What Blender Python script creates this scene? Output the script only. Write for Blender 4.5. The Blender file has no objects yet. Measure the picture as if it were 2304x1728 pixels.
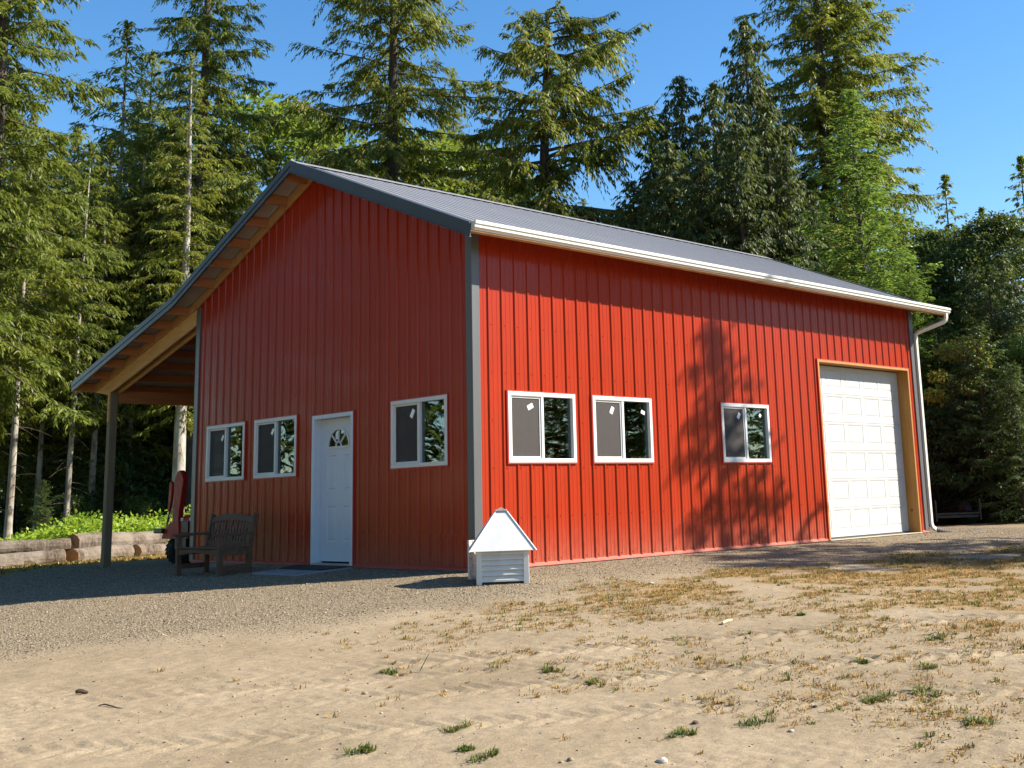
import bpy, bmesh, math, random
import numpy as np
from mathutils import Vector, Matrix
R = math.radians
scn = bpy.context.scene
col = scn.collection
random.seed(7)

# ------------------------------------------------------------------ camera
CP = np.array([-9.3408, -11.2462, 0.83705])
YAW, PIT, ROL = 0.78184, 0.18820, -0.03102
FPX, PX, PY = 2616.524, 1308.603, 618.904
cf = np.array([math.cos(YAW)*math.cos(PIT), math.sin(YAW)*math.cos(PIT), math.sin(PIT)])
cr0 = np.array([math.sin(YAW), -math.cos(YAW), 0.0])
cu0 = np.cross(cr0, cf)
cr = math.cos(ROL)*cr0 + math.sin(ROL)*cu0
cu = -math.sin(ROL)*cr0 + math.cos(ROL)*cu0
camd = bpy.data.cameras.new("camera")
cam = bpy.data.objects.new("camera", camd); col.objects.link(cam)
M = Matrix(((cr[0], cu[0], -cf[0], CP[0]), (cr[1], cu[1], -cf[1], CP[1]), (cr[2], cu[2], -cf[2], CP[2]), (0, 0, 0, 1)))
cam.matrix_world = M
camd.sensor_fit = 'HORIZONTAL'; camd.sensor_width = 36.0
camd.lens = FPX/2304*36
camd.shift_x = (1152-PX)/2304; camd.shift_y = -(864-PY)/2304
camd.clip_start = 0.1; camd.clip_end = 5000
scn.camera = cam

def bearing(px, dist):
    """world x, y at a horizontal distance along the sight line through a column of the photo"""
    d = cf + cr*((px-PX)/FPX) - cu*((1110-PY)/FPX)
    h = math.hypot(d[0], d[1])
    return CP[0]+d[0]/h*dist, CP[1]+d[1]/h*dist
def height_at(px, py, dist):
    d = cf + cr*((px-PX)/FPX) - cu*((py-PY)/FPX)
    return CP[2] + d[2]/math.hypot(d[0], d[1])*dist

# ------------------------------------------------------------------ mesh helpers
class MB:
    def __init__(s): s.v = []; s.f = []; s.n = 0
    def add(s, vs, fs):
        s.v += [tuple(v) for v in vs]; s.f += [tuple(i+s.n for i in f) for f in fs]; s.n += len(vs); return s
    def box(s, a, b):
        x0, y0, z0 = (min(a[i], b[i]) for i in range(3)); x1, y1, z1 = (max(a[i], b[i]) for i in range(3))
        return s.add([(x0,y0,z0),(x1,y0,z0),(x1,y1,z0),(x0,y1,z0),(x0,y0,z1),(x1,y0,z1),(x1,y1,z1),(x0,y1,z1)],
              [(0,3,2,1),(4,5,6,7),(0,1,5,4),(1,2,6,5),(2,3,7,6),(3,0,4,7)])
    def hexa(s, P): # 8 points, bottom ring then top ring
        return s.add(P, [(0,3,2,1),(4,5,6,7),(0,1,5,4),(1,2,6,5),(2,3,7,6),(3,0,4,7)])
    def beam(s, p, q, w, h, up=(0,0,1)):
        p = Vector(p); q = Vector(q); d = (q-p).normalized(); up = Vector(up)
        r = d.cross(up).normalized(); u = r.cross(d).normalized()
        P = []
        for c in (p, q):
            for (i, j) in ((-1,-1),(1,-1),(1,1),(-1,1)): P.append(c + r*(w/2*i) + u*(h/2*j))
        return s.add(P, [(0,3,2,1),(4,5,6,7),(0,1,5,4),(1,2,6,5),(2,3,7,6),(3,0,4,7)])
    def prism(s, poly, f, d0, d1):
        """poly = 2D outline, f(u, v, d) -> point"""
        n = len(poly)
        P = [f(u, v, d0) for u, v in poly] + [f(u, v, d1) for u, v in poly]
        F = [tuple(range(n-1, -1, -1)), tuple(range(n, 2*n))] + [(i, (i+1) % n, (i+1) % n+n, i+n) for i in range(n)]
        return s.add(P, F)
    def tube(s, pts, rad, n=8, cap=True):
        pts = [Vector(p) for p in pts]; rad = rad if hasattr(rad, '__len__') else [rad]*len(pts)
        base = []; prev = None
        for i, p in enumerate(pts):
            d = (pts[min(i+1, len(pts)-1)]-pts[max(i-1, 0)]).normalized()
            a = d.cross(Vector((0,0,1)) if abs(d.z) < .95 else Vector((1,0,0))).normalized() if prev is None else (prev - d*prev.dot(d)).normalized()
            prev = a; b = d.cross(a)
            for k in range(n):
                t = 2*math.pi*k/n; base.append(p + (a*math.cos(t)+b*math.sin(t))*rad[i])
        F = []
        for i in range(len(pts)-1):
            for k in range(n): F.append((i*n+k, i*n+(k+1) % n, (i+1)*n+(k+1) % n, (i+1)*n+k))
        if cap: F += [tuple(range(n-1, -1, -1)), tuple((len(pts)-1)*n+k for k in range(n))]
        return s.add(base, F)
    def build(s, name, mat, parent=None, bevel=0, smooth=False, normals=True):
        me = bpy.data.meshes.new(name); me.from_pydata(s.v, [], s.f)
        if normals:
            bm = bmesh.new(); bm.from_mesh(me); bmesh.ops.recalc_face_normals(bm, faces=bm.faces); bm.to_mesh(me); bm.free()
        me.materials.append(mat)
        if smooth:
            for p in me.polygons: p.use_smooth = True
        o = bpy.data.objects.new(name, me); col.objects.link(o)
        if parent: o.parent = parent
        if bevel:
            m = o.modifiers.new("bevel", 'BEVEL'); m.width = bevel; m.segments = 2; m.limit_method = 'ANGLE'; m.angle_limit = R(40)
        return o

def np_mesh(name, V, F, mat, parent=None, smooth=False, attrs=None):
    V = np.asarray(V, np.float32); F = np.asarray(F, np.int32)
    me = bpy.data.meshes.new(name); k = F.shape[1]
    me.vertices.add(len(V)); me.vertices.foreach_set('co', V.ravel())
    me.loops.add(F.size); me.loops.foreach_set('vertex_index', F.ravel())
    me.polygons.add(len(F)); me.polygons.foreach_set('loop_start', np.arange(0, F.size, k, dtype=np.int32))
    me.polygons.foreach_set('loop_total', np.full(len(F), k, np.int32))
    if smooth: me.polygons.foreach_set('use_smooth', np.ones(len(F), bool))
    for an, arr in (attrs or {}).items():
        a = me.attributes.new(an, 'FLOAT', 'POINT'); a.data.foreach_set('value', np.asarray(arr, np.float32))
    me.update(); me.validate()
    me.materials.append(mat)
    o = bpy.data.objects.new(name, me); col.objects.link(o)
    if parent: o.parent = parent
    return o

def empty(name, loc=(0,0,0), rz=0, label=None, cat=None, group=None):
    o = bpy.data.objects.new(name, None); col.objects.link(o); o.location = loc; o.rotation_euler = (0,0,rz); o.empty_display_size = .2
    return tag(o, label, cat, group)
def tag(o, label=None, cat=None, group=None, kind=None):
    if label: o['label'] = label
    if cat: o['category'] = cat
    if group: o['group'] = group
    if kind: o['kind'] = kind
    return o
def copy_tree(o, parent=None):
    kids = list(o.children)
    c = o.copy(); col.objects.link(c)
    if parent: c.parent = parent
    for ch in kids: copy_tree(ch, c)
    return c

# ------------------------------------------------------------------ materials
class NT:
    def __init__(s, name):
        s.m = bpy.data.materials.new(name); s.m.use_nodes = True; s.t = s.m.node_tree; s.t.nodes.clear()
        s.out = s.t.nodes.new('ShaderNodeOutputMaterial')
    def n(s, ty, **kw):
        nd = s.t.nodes.new('ShaderNode'+ty)
        for k, v in kw.items():
            if k.startswith('_'): setattr(nd, k[1:], v)
            else:
                key = int(k[1:]) if k[0] == 'i' and k[1:].isdigit() else k.replace('_', ' ')
                if hasattr(v, 'outputs'): v = v.outputs[0]
                if isinstance(v, bpy.types.NodeSocket): s.t.links.new(v, nd.inputs[key])
                else: nd.inputs[key].default_value = v
        return nd
    def ramp(s, fac, stops, interp='LINEAR'):
        r = s.t.nodes.new('ShaderNodeValToRGB'); r.color_ramp.interpolation = interp
        e = r.color_ramp.elements
        while len(e) < len(stops): e.new(.5)
        for el, (p, c) in zip(e, stops):
            el.position = p; el.color = (c[0], c[1], c[2], 1) if hasattr(c, '__len__') else (c, c, c, 1)
        s.t.links.new(fac.outputs[0] if hasattr(fac, 'outputs') else fac, r.inputs[0]); return r.outputs[0]
    def mix(s, fac, a, b, mode='MIX'):
        m = s.t.nodes.new('ShaderNodeMix'); m.data_type = 'RGBA'; m.blend_type = mode
        for sock, v in ((m.inputs[0], fac), (m.inputs[6], a), (m.inputs[7], b)):
            if hasattr(v, 'outputs'): v = v.outputs[0]
            if isinstance(v, bpy.types.NodeSocket): s.t.links.new(v, sock)
            elif hasattr(v, '__len__'): sock.default_value = (v[0], v[1], v[2], 1)
            else: sock.default_value = v if sock == m.inputs[0] else (v, v, v, 1)
        return m.outputs[2]
    def math(s, op, a, b=0.0, c=0.0):
        m = s.t.nodes.new('ShaderNodeMath'); m.operation = op
        for i, v in enumerate((a, b, c)):
            if hasattr(v, 'outputs'): v = v.outputs[0]
            if isinstance(v, bpy.types.NodeSocket): s.t.links.new(v, m.inputs[i])
            else: m.inputs[i].default_value = v
        return m.outputs[0]
    def coord(s, which='Object', scale=(1,1,1), rot=(0,0,0)):
        tc = s.t.nodes.new('ShaderNodeTexCoord'); mp = s.t.nodes.new('ShaderNodeMapping')
        s.t.links.new(tc.outputs[which], mp.inputs[0]); mp.inputs['Scale'].default_value = scale; mp.inputs['Rotation'].default_value = rot
        return mp.outputs[0]
    def noise(s, vec, scale, detail=4, rough=.55):
        return s.n('TexNoise', Vector=vec, Scale=scale, Detail=detail, Roughness=rough).outputs[0]
    def bump(s, h, strength, dist, normal=None):
        kw = dict(Height=h, Strength=strength, Distance=dist)
        if normal is not None: kw['Normal'] = normal
        return s.n('Bump', **kw).outputs[0]
    def finish(s, sh):
        s.t.links.new(sh.outputs[0] if hasattr(sh, 'outputs') else sh, s.out.inputs[0]); return s.m
    def princ(s, color, rough=.5, normal=None, **kw):
        if hasattr(color, '__len__') and not isinstance(color, bpy.types.NodeSocket): color = (color[0], color[1], color[2], 1)
        a = dict(Base_Color=color, Roughness=rough, **kw)
        if normal is not None: a['Normal'] = normal
        return s.n('BsdfPrincipled', **a)

def m_plain(name, c, rough=.5, metal=0., vary=.12, vscale=6., bump=.0, bscale=60., coat=0., spec=.5):
    t = NT(name); co = t.coord()
    nz = t.noise(co, vscale, 5)
    c2 = tuple(min(1, x*(1+vary)) for x in c); c1 = tuple(x*(1-vary) for x in c)
    colr = t.ramp(nz, [(.3, c1), (.7, c2)])
    rr = t.ramp(t.noise(co, vscale*2.3, 4), [(.3, max(0, rough-.08)), (.75, min(1, rough+.1))])
    nrm = t.bump(t.noise(co, bscale, 3), bump, .01) if bump else None
    return t.finish(t.princ(colr, rr, nrm, Metallic=metal, Coat_Weight=coat, Specular_IOR_Level=spec))

def m_paint(name, c, rough=.32, dirt=0.0, spec=.5, coat=0.):
    """factory painted sheet steel with faint oil canning and dust low down"""
    t = NT(name); co = t.coord('Object'); geo = t.n('NewGeometry')
    big = t.noise(t.coord('Object', (1.2, 1.2, .5)), 1.6, 3, .5)
    fine = t.noise(co, 90, 2)
    cc = t.ramp(t.noise(t.coord('Object', (3, 3, .6)), 2.0, 5), [(.3, tuple(x*.93 for x in c)), (.7, tuple(min(1, x*1.05) for x in c))])
    pan = t.n('TexWhiteNoise', _noise_dimensions='1D', W=t.math('FLOOR', t.math('DIVIDE', t.n('VectorMath', _operation='DOT_PRODUCT', i0=geo.outputs['Position'], i1=(1, 1, 0)).outputs['Value'], .9144)))
    cc = t.mix(t.math('MULTIPLY', pan.outputs['Value'], .10), cc, tuple(x*.45 for x in c))
    if dirt:
        sep = t.n('SeparateXYZ', Vector=geo.outputs['Position'])
        low = t.n('MapRange', Value=sep.outputs[2], From_Min=.0, From_Max=.75, To_Min=1., To_Max=0.)
        low = t.math('POWER', low, 2.2)
        d = t.math('MULTIPLY', low, t.ramp(t.noise(t.coord('Object', (6, 6, 2)), 3, 6, .65), [(.3, .25), (.7, 1.)]))
        cc = t.mix(t.math('MULTIPLY', d, dirt), cc, (.42, .33, .24))
        rr = t.math('MULTIPLY_ADD', d, .25, rough)
    else: rr = rough
    nrm = t.bump(big, .6, .014, t.bump(fine, .06, .002))
    return t.finish(t.princ(cc, rr, nrm, Specular_IOR_Level=spec, Coat_Weight=coat, Coat_Roughness=.10, Coat_IOR=1.6))

def m_wood(name, c1, c2, axis=(1,1,10), rough=.7, scale=7., knots=True):
    t = NT(name)
    co = t.coord('Object', axis)
    g = t.noise(co, scale, 6, .6)
    w = t.noise(t.coord('Object', tuple(a*2.5 for a in axis)), scale*3, 4, .6)
    cc = t.ramp(g, [(.28, c1), (.72, c2)])
    cc = t.mix(t.ramp(w, [(.4, 0.), (.75, .35)]), cc, tuple(x*.55 for x in c1))
    if knots:
        v = t.n('TexVoronoi', Vector=t.coord('Object'), Scale=2.3)
        cc = t.mix(t.ramp(v.outputs[0], [(.0, .9), (.055, .75), (.075, 0.)]), cc, tuple(x*.28 for x in c1))
    nrm = t.bump(w, .25, .003)
    return t.finish(t.princ(cc, rough, nrm))

def m_foliage(name, cols, trans=.35, rough=.45, nscale=.9, hue_n=.5):
    t = NT(name); geo = t.n('NewGeometry')
    cr_ = t.ramp(geo.outputs['Random Per Island'], [(i/(len(cols)-1), c) for i, c in enumerate(cols)])
    nz = t.noise(t.coord('Object'), nscale, 3)
    oi = t.n('ObjectInfo')
    cc = t.mix(t.ramp(nz, [(.35, 0.), (.7, hue_n)]), cr_, tuple(x*1.5 for x in cols[-1]))
    cc = t.mix(t.math('MULTIPLY', oi.outputs['Random'], .35), cc, cols[0])
    p = t.princ(cc, rough, None, Specular_IOR_Level=.35)
    tr = t.n('BsdfTranslucent', Color=t.mix(.35, cc, (.35, .42, .05)))
    ms = t.n('MixShader', i0=trans, i1=p, i2=tr)
    return t.finish(ms)

def m_bark(name, c1, c2, pale=None, scale=9.):
    t = NT(name)
    g = t.noise(t.coord('Object', (1, 1, .22)), scale, 6, .7)
    big = t.noise(t.coord('Object', (1, 1, .5)), 1.3, 4, .6)
    cc = t.ramp(g, [(.35, c1), (.65, c2)])
    if pale: cc = t.mix(t.ramp(big, [(.42, 0.), (.62, .8)]), cc, pale)
    return t.finish(t.princ(cc, .9, t.bump(g, .8, .03), Specular_IOR_Level=.15))

def m_glass(name, tint=(.55,.62,.6), rough=0.0):
    t = NT(name)
    tr = t.n('BsdfTransparent', Color=(*tint, 1)); gl = t.n('BsdfGlossy', Color=(.95,.97,1,1), Roughness=rough,
             Normal=t.bump(t.noise(t.coord('Object'), 1.3, 2), .05, .02))
    fr = t.n('Fresnel', IOR=1.52)
    f = t.math('MULTIPLY_ADD', fr, .55, .0)
    return t.finish(t.n('MixShader', i0=f, i1=tr, i2=gl))

def m_screen():
    t = NT('insect_screen')
    tr = t.n('BsdfTransparent', Color=(1,1,1,1))
    d = t.princ((.060,.050,.046), .7)
    w = t.noise(t.coord('Object'), 260, 2)
    return t.finish(t.n('MixShader', i0=t.ramp(w, [(.35, .42), (.65, .72)]), i1=tr, i2=d))

RED = (.325, .030, .0095)
MT = dict(
 red=m_paint('red_painted_steel', RED, .25, .24, .14, .12), redtrim=m_paint('red_trim_steel', (.42,.03,.014), .4, .1),
 base=m_plain('base_flashing', (.46,.12,.08), .5, 0, .1, 8),
 char=m_paint('charcoal_steel', (.040,.043,.047), .38, .0), corner=m_paint('charcoal_corner_steel', (.10,.10,.10), .34, .05),
 roof=m_paint('charcoal_roof_steel', (.21,.207,.215), .5), under=m_plain('roof_underside', (.34,.31,.27), .5, .1, .1, 4),
 white=m_plain('white_vinyl', (.60,.60,.575), .38, 0, .03, 5), gutter=m_plain('white_gutter', (.60,.575,.51), .35, 0, .03, 3),
 doorw=m_plain('white_painted_door', (.56,.60,.65), .42, 0, .03, 5), garage=m_plain('white_garage_steel', (.455,.455,.44), .45, 0, .03, 3, .03, 120),
 lumber=m_wood('raw_lumber', (.36,.17,.06), (.50,.27,.11), (1,1,1), .65, 9), purl=m_wood('purlin_lumber', (.30,.105,.032), (.42,.165,.055), (.4,3,3), .7, 6, False),
 rafter=m_wood('rafter_lumber', (.52,.28,.10), (.70,.42,.17), (3,.5,3), .65, 5),
 postw=m_wood('treated_post', (.13,.10,.05), (.22,.165,.09), (3,3,.3), .75, 8, False),
 jamb=m_wood('stained_jamb', (.34,.145,.022), (.46,.215,.04), (3,3,.3), .5, 6),
 bench=m_wood('weathered_teak', (.068,.032,.016), (.14,.074,.038), (2,1,2), .7, 10, False),
 glass=m_glass('window_glass'), screen=m_screen(), revl=m_plain('window_reveal', (.30,.36,.32), .6, 0, .08, 3),
 label=m_plain('paper_sticker', (.85,.85,.82), .6), dark=m_plain('dark_interior', (.04,.037,.034), .8, 0, .3, 2),
 slab=m_plain('concrete_slab', (.24,.235,.225), .85, 0, .18, 3, .3, 60), mat=m_plain('rubber_mat', (.018,.018,.018), .8, 0, .3, 20, .3, 90),
 black=m_plain('black_paint', (.012,.012,.013), .45), rubber=m_plain('tyre_rubber', (.017,.017,.018), .75, 0, .2, 9), rim=m_plain('steel_rim', (.10,.10,.10), .45, .5),
 tred=m_plain('tractor_red', (.36,.022,.009), .5, 0, .12, 4, 0, 60, 0, .25), chrome=m_plain('cylinder_rod', (.6,.6,.6), .18, 1.),
 steel=m_plain('galvanised_steel', (.42,.42,.43), .4, .8), pipe=m_plain('grey_drain_pipe', (.11,.11,.12), .6), brass=m_plain('knob_metal', (.35,.30,.2), .35, .9),
 cupw=m_paint('cupola_vinyl', (.60,.60,.58), .42, .22), film=m_plain('wrapped_film', (.60,.50,.46), .35, 0, .35, 30), capm=m_plain('weathered_cap', (.22,.19,.17), .6, .2, .3, 20),
)
# ribs and pink highlights of the sheets come from their shape; nothing is painted on

# ------------------------------------------------------------------ sun and sky
S = Vector((.236, -.22, .226)).normalized()      # towards the sun
el = math.asin(S.z); az = math.atan2(S.x, S.y)
world = bpy.data.worlds.new("World"); scn.world = world; world.use_nodes = True
wt = world.node_tree; wt.nodes.clear()
sky = wt.nodes.new('ShaderNodeTexSky'); sky.sky_type = 'NISHITA'; sky.sun_disc = False
sky.sun_elevation = el; sky.sun_rotation = az; sky.altitude = 150; sky.air_density = 1.0; sky.dust_density = .25; sky.ozone_density = 2.2
hs = wt.nodes.new('ShaderNodeHueSaturation'); hs.inputs['Saturation'].default_value = 1.28
bg = wt.nodes.new('ShaderNodeBackground'); bg.inputs['Strength'].default_value = .095
wo = wt.nodes.new('ShaderNodeOutputWorld')
wt.links.new(sky.outputs[0], hs.inputs['Color']); wt.links.new(hs.outputs[0], bg.inputs[0]); wt.links.new(bg.outputs[0], wo.inputs[0])
sd = bpy.data.lights.new('sun', 'SUN'); sd.energy = 5.0; sd.angle = R(.53); sd.color = (1.0, .93, .82)
so = bpy.data.objects.new('sun', sd); col.objects.link(so); so.rotation_euler = S.to_track_quat('Z', 'Y').to_euler(); so.location = (20, -20, 30)
scn.view_settings.view_transform = 'Standard'; scn.view_settings.look = 'None'; scn.view_settings.exposure = 1.25; scn.view_settings.gamma = 1
scn.render.engine = 'CYCLES'
scn.cycles.max_bounces = 7; scn.cycles.transparent_max_bounces = 16; scn.cycles.sample_clamp_indirect = 6

# ------------------------------------------------------------------ ground height
def gz(x, y):
    u = np.maximum(0, -x); v = np.maximum(0, -y); w = np.maximum(0, y-3)
    sx = np.clip((x-4)/5, 0, 1)
    u = np.where(u > 25, 25+(u-25)*.2, u); v = np.where(v > 25, 25+(v-25)*.2, v)
    z = -.024-.045*u-.03*v*(1-.55*sx)-.02*np.minimum(w, 14)
    return z

# =================================================================== THE BARN
W, L = 7.315, 10.973
YM = W/2
barn = empty('metal_barn', (0,0,0), 0, 'red ribbed metal barn with charcoal roof, white windows and a lean-to on its left', 'barn')
def zr(y):
    """roof surface height at y"""
    return 5.90-.4167*abs(y-YM) if y <= 7.36 else 5.90-.4167*(7.36-YM)-.265*(y-7.36)
PITCH = .2286
def profile(u0, u1, first, bps=()):
    """rib profile of the sheets: (u, w) breakpoints"""
    pts = []
    k0 = int(math.floor((u0-first)/PITCH))-1
    for k in range(k0, k0+int((u1-u0)/PITCH)+4):
        c = first+k*PITCH
        pts += [(c-.021, 0), (c-.011, .019), (c+.011, .019), (c+.021, 0)]
        for q in (.3333, .6667):
            m = c+PITCH*q; pts += [(m-.013, 0), (m-.006, .0035), (m+.006, .0035), (m+.013, 0)]
    pts = [p for p in pts if u0 < p[0] < u1]
    def wat(u):
        if u <= pts[0][0]: return 0
        for (a, wa), (b, wb) in zip(pts, pts[1:]):
            if a <= u <= b: return wa+(wb-wa)*(u-a)/(b-a)
        return 0
    us = sorted(set([u0, u1]+[p[0] for p in pts]+[b for b in bps if u0 < b < u1]))
    d = dict(pts)
    return [(u, d.get(u, wat(u))) for u in us]

def siding(name, u0, u1, first, ztop, openings, T, parent, screws=()):
    bps = [o[0] for o in openings]+[o[1] for o in openings]
    pr = profile(u0, u1, first, bps); mb = MB()
    for (a, wa), (b, wb) in zip(pr, pr[1:]):
        m = (a+b)/2; cuts = sorted([(o[2], o[3]) for o in openings if o[0] <= m <= o[1]])
        z = 0.0; segs = []
        for lo, hi in cuts:
            if lo > z: segs.append((z, lo, False))
            z = hi
        segs.append((z, None, True))
        for lo, hi, top in segs:
            za, zb = (ztop(a), ztop(b)) if top else (hi, hi)
            mb.add([T(a, wa, lo), T(b, wb, lo), T(b, wb, zb), T(a, wa, za)], [(0,1,2,3)])
    for (u, z) in screws:
        if any(o[0]-.03 < u < o[1]+.03 and o[2]-.03 < z < o[3]+.03 for o in openings) or z > ztop(u)-.05: continue
        P = [T(u+.0075*math.cos(t), .001, z+.0075*math.sin(t)) for t in [k*math.pi/3 for k in range(6)]]
        Q = [T(u+.005*math.cos(t), .010, z+.005*math.sin(t)) for t in [k*math.pi/3 for k in range(6)]]
        mb.add(P+Q, [(6,7,8,9,10,11)]+[(i, (i+1) % 6, (i+1) % 6+6, i+6) for i in range(6)])
    return mb.build(name, MT['red'], parent, normals=False)

TL = lambda u, w, z: (u, -w, z)          # long wall: outward is -y
TG = lambda u, w, z: (-w, u, z)          # gable wall: outward is -x
winL = [(.545, 1.761, 1.284, 2.20), (2.089, 3.313, 1.284, 2.20), (4.918, 6.156, 1.284, 2.20)]
gar = (7.654, 10.706, 0.0, 3.036)
winG = [(.492, 1.706, 1.278, 2.178), (5.608, 6.858, 1.262, 2.165), (4.077, 5.309, 1.262, 2.165)]
door = (2.596, 3.640, 0.0, 2.112)
sL = [(.262+.05+PITCH*k, z) for k in range(0, 47) for z in (.07, .60, 1.222, 1.821, 2.43, 3.042)]
sG = [(.2239+.05+PITCH*k, z) for k in range(0, 31) for z in (.07, .599, 1.234, 1.83, 2.44, 3.05, 3.66, 4.27, 4.88)]
siding('wall', 0, L, .262, lambda u: 4.34, winL+[gar], TL, barn, sL)
siding('wall', 0, W, .2239, lambda u: zr(u)-.10, winG+[door], TG, barn, sG)
siding('wall', 0, L, .262, lambda u: 4.34, [], lambda u, w, z: (u, W+w, z), barn)
siding('wall', 0, W, .2239, lambda u: zr(u)-.10, [], lambda u, w, z: (L+w, u, z), barn)
# framing lining behind the sheets: keeps daylight out and gives the openings depth
def lining(u0, u1, ztop, openings, T):
    mb = MB(); us = sorted(set([u0, u1]+[o[0] for o in openings]+[o[1] for o in openings]+[YM if u1 == W else u1]))
    for a, b in zip(us, us[1:]):
        m = (a+b)/2; cuts = sorted([(o[2], o[3]) for o in openings if o[0] <= m <= o[1]]); z = -.02; segs = []
        for lo, hi in cuts:
            if lo > z: segs.append((z, lo, lo))
            z = hi
        segs.append((z, ztop(a), ztop(b)))
        for lo, za, zb in segs:
            mb.hexa([T(a,-.15,lo), T(b,-.15,lo), T(b,-.02,lo), T(a,-.02,lo), T(a,-.15,za), T(b,-.15,zb), T(b,-.02,zb), T(a,-.02,za)])
    return mb
lining(0.01, L-.01, lambda u: 4.32, winL+[gar], TL).build('wall_framing', MT['dark'], barn)
lining(0.16, W-.16, lambda u: zr(u)-.16, winG+[door], TG).build('wall_framing', MT['dark'], barn)
fl = MB().box((.16, .16, -.05), (L-.16, W-.16, .0)); fl.build('floor', MT['slab'], barn)

# base flashing
def flash(T, spans):
    mb = MB()
    for a, b in spans:
        mb.add([T(a,.002,.0), T(b,.002,.0), T(b,.036,-.012), T(a,.036,-.012), T(a,.002,.03), T(b,.002,.03), T(b,.034,.006), T(a,.034,.006)],
               [(0,3,2,1),(4,5,6,7),(0,1,5,4),(1,2,6,5),(2,3,7,6),(3,0,4,7)])
    return mb
flash(TL, [(-.02, 7.61), (10.75, L+.02)]).build('base_flashing', MT['base'], barn)
flash(TG, [(0, 2.56), (3.68, W)]).build('base_flashing', MT['redtrim'], barn)
MB().box((0,0,-.6), (L, W, -.013)).build('foundation', MT['slab'], barn)

# corner trims: L shaped, proud of the ribs
def corner_trim(cx, cy, sx, sy, ztop, ztop2=None, w=.128):
    mb = MB(); e = .026; a, b = cx+sx*e, cy+sy*e; z1 = ztop; z2 = ztop2 if ztop2 is not None else ztop
    mb.hexa([(a,b,0),(a-sx*w,b,0),(a-sx*w,b-sy*e,0),(a,b-sy*e,0),(a,b,z1),(a-sx*w,b,z1),(a-sx*w,b-sy*e,z1),(a,b-sy*e,z1)])
    mb.hexa([(a,b-sy*e,0),(a-sx*e,b-sy*e,0),(a-sx*e,b-sy*w,0),(a,b-sy*w,0),(a,b-sy*e,z1),(a-sx*e,b-sy*e,z1),(a-sx*e,b-sy*w,z2),(a,b-sy*w,z2)])
    return mb
corner_trim(0, 0, -1, -1, 4.28).build('corner_trim', MT['corner'], barn, .004)
corner_trim(0, W, -1, 1, 4.185, 4.22).build('corner_trim', MT['corner'], barn, .004)
corner_trim(L, 0, 1, -1, 4.28).build('corner_trim', MT['corner'], barn, .004)
corner_trim(L, W, 1, 1, 4.185).build('corner_trim', MT['corner'], barn, .004)

# roof sheets
XF, XB = -.44, L+.46
YE, YL = -.50, 11.47
def roof_sheet(y0, y1, name='roof'):
    mb = MB(); pr = profile(XF, XB, XF+.10)
    dy, dz = y1-y0, zr(y1-1e-6 if y1 > 7 else y1)-zr(y0+1e-6)
    nrm = Vector((0, -dz, dy)).normalized()
    if nrm.z < 0: nrm = -nrm
    za, zb = zr(y0+1e-6 if y0 > 7 else y0), zr(y1)
    for (a, wa), (b, wb) in zip(pr, pr[1:]):
        P = []
        for (x, w, y, z) in ((a, wa, y0, za), (b, wb, y0, za), (b, wb, y1, zb), (a, wa, y1, zb)):
            q = nrm*(w*.45); P.append((x, y+q.y, z+q.z))
        mb.add(P, [(0,1,2,3)])
    o = mb.build(name, MT['roof'], barn, normals=False)
    # insulated underside 15 mm below
    mb = MB(); pr = profile(XF, XB, XF+.10)
    for (a, wa), (b, wb) in zip(pr, pr[1:]):
        mb.add([(a, y0, za-.016+wa*.3), (b, y0, za-.016+wb*.3), (b, y1, zb-.016+wb*.3), (a, y1, zb-.016+wa*.3)], [(3,2,1,0)])
    mb.build('roof_underside', MT['under'], barn, normals=False)
    return o
roof_sheet(YE, YM); roof_sheet(YM, 7.36); roof_sheet(7.36, YL)
# ridge cap
mb = MB()
for sgn in (-1, 1):
    y1 = YM+sgn*.20; zz = zr(y1)
    mb.hexa([(XF-.03, YM, 5.925), (XB+.03, YM, 5.925), (XB+.03, y1, zz+.024), (XF-.03, y1, zz+.024),
             (XF-.03, YM, 5.932), (XB+.03, YM, 5.932), (XB+.03, y1, zz+.031), (XF-.03, y1, zz+.031)])
mb.build('ridge_cap', MT['roof'], barn)
# rake trims (front and rear): face with a folded lip, and a top leg over the sheet
def rake(x, s):
    ys = [-.53, YM, 7.36, YL+.01]
    mb = MB()
    for a, b in zip(ys, ys[1:]):
        ea = 1e-6
        za, zb = zr(a+ea), zr(b-ea if b > 7.36 else b)
        def seg(x0, x1, lo, hi, lo2=None, hi2=None):
            mb.hexa([(x0,a,za+lo),(x1,a,za+lo),(x1,b,zb+lo),(x0,b,zb+lo),(x0,a,za+hi),(x1,a,za+hi),(x1,b,zb+hi),(x0,b,zb+hi)])
        seg(x, x+s*.012, -.150, -.062)            # lower band
        seg(x-s*.010, x+s*.012, -.062, .026)      # upper band stands 10 mm proud
        seg(x+s*.012, x+s*.11, .020, .026)        # top leg
        seg(x-s*.012, x+s*.02, -.160, -.150)      # drip lip
    mb.build('rake_trim', MT['char'], barn)
rake(XF-.02, 1); rake(XB+.02, -1)
# purlins and eave boards
mb = MB
def purlin(y, h=.14, t=.04):
    return MB().box((XF-.006, y-t/2, zr(y)-.17), (XB, y+t/2, zr(y)-.022))
dy = .62*math.cos(math.atan(.4167))
for k in range(7):
    y = YM+.17+k*dy
    if y > 7.2: break
    purlin(y).build('purlin', MT['purl'], barn)
for k in range(7):
    y = YM-.17-k*dy
    if y > -.3: purlin(y).build('purlin', MT['purl'], barn)
for y in (7.62, 8.24, 8.86, 9.48, 10.10, 10.72, 11.38): purlin(y).build('purlin', MT['purl'], barn)
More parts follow.
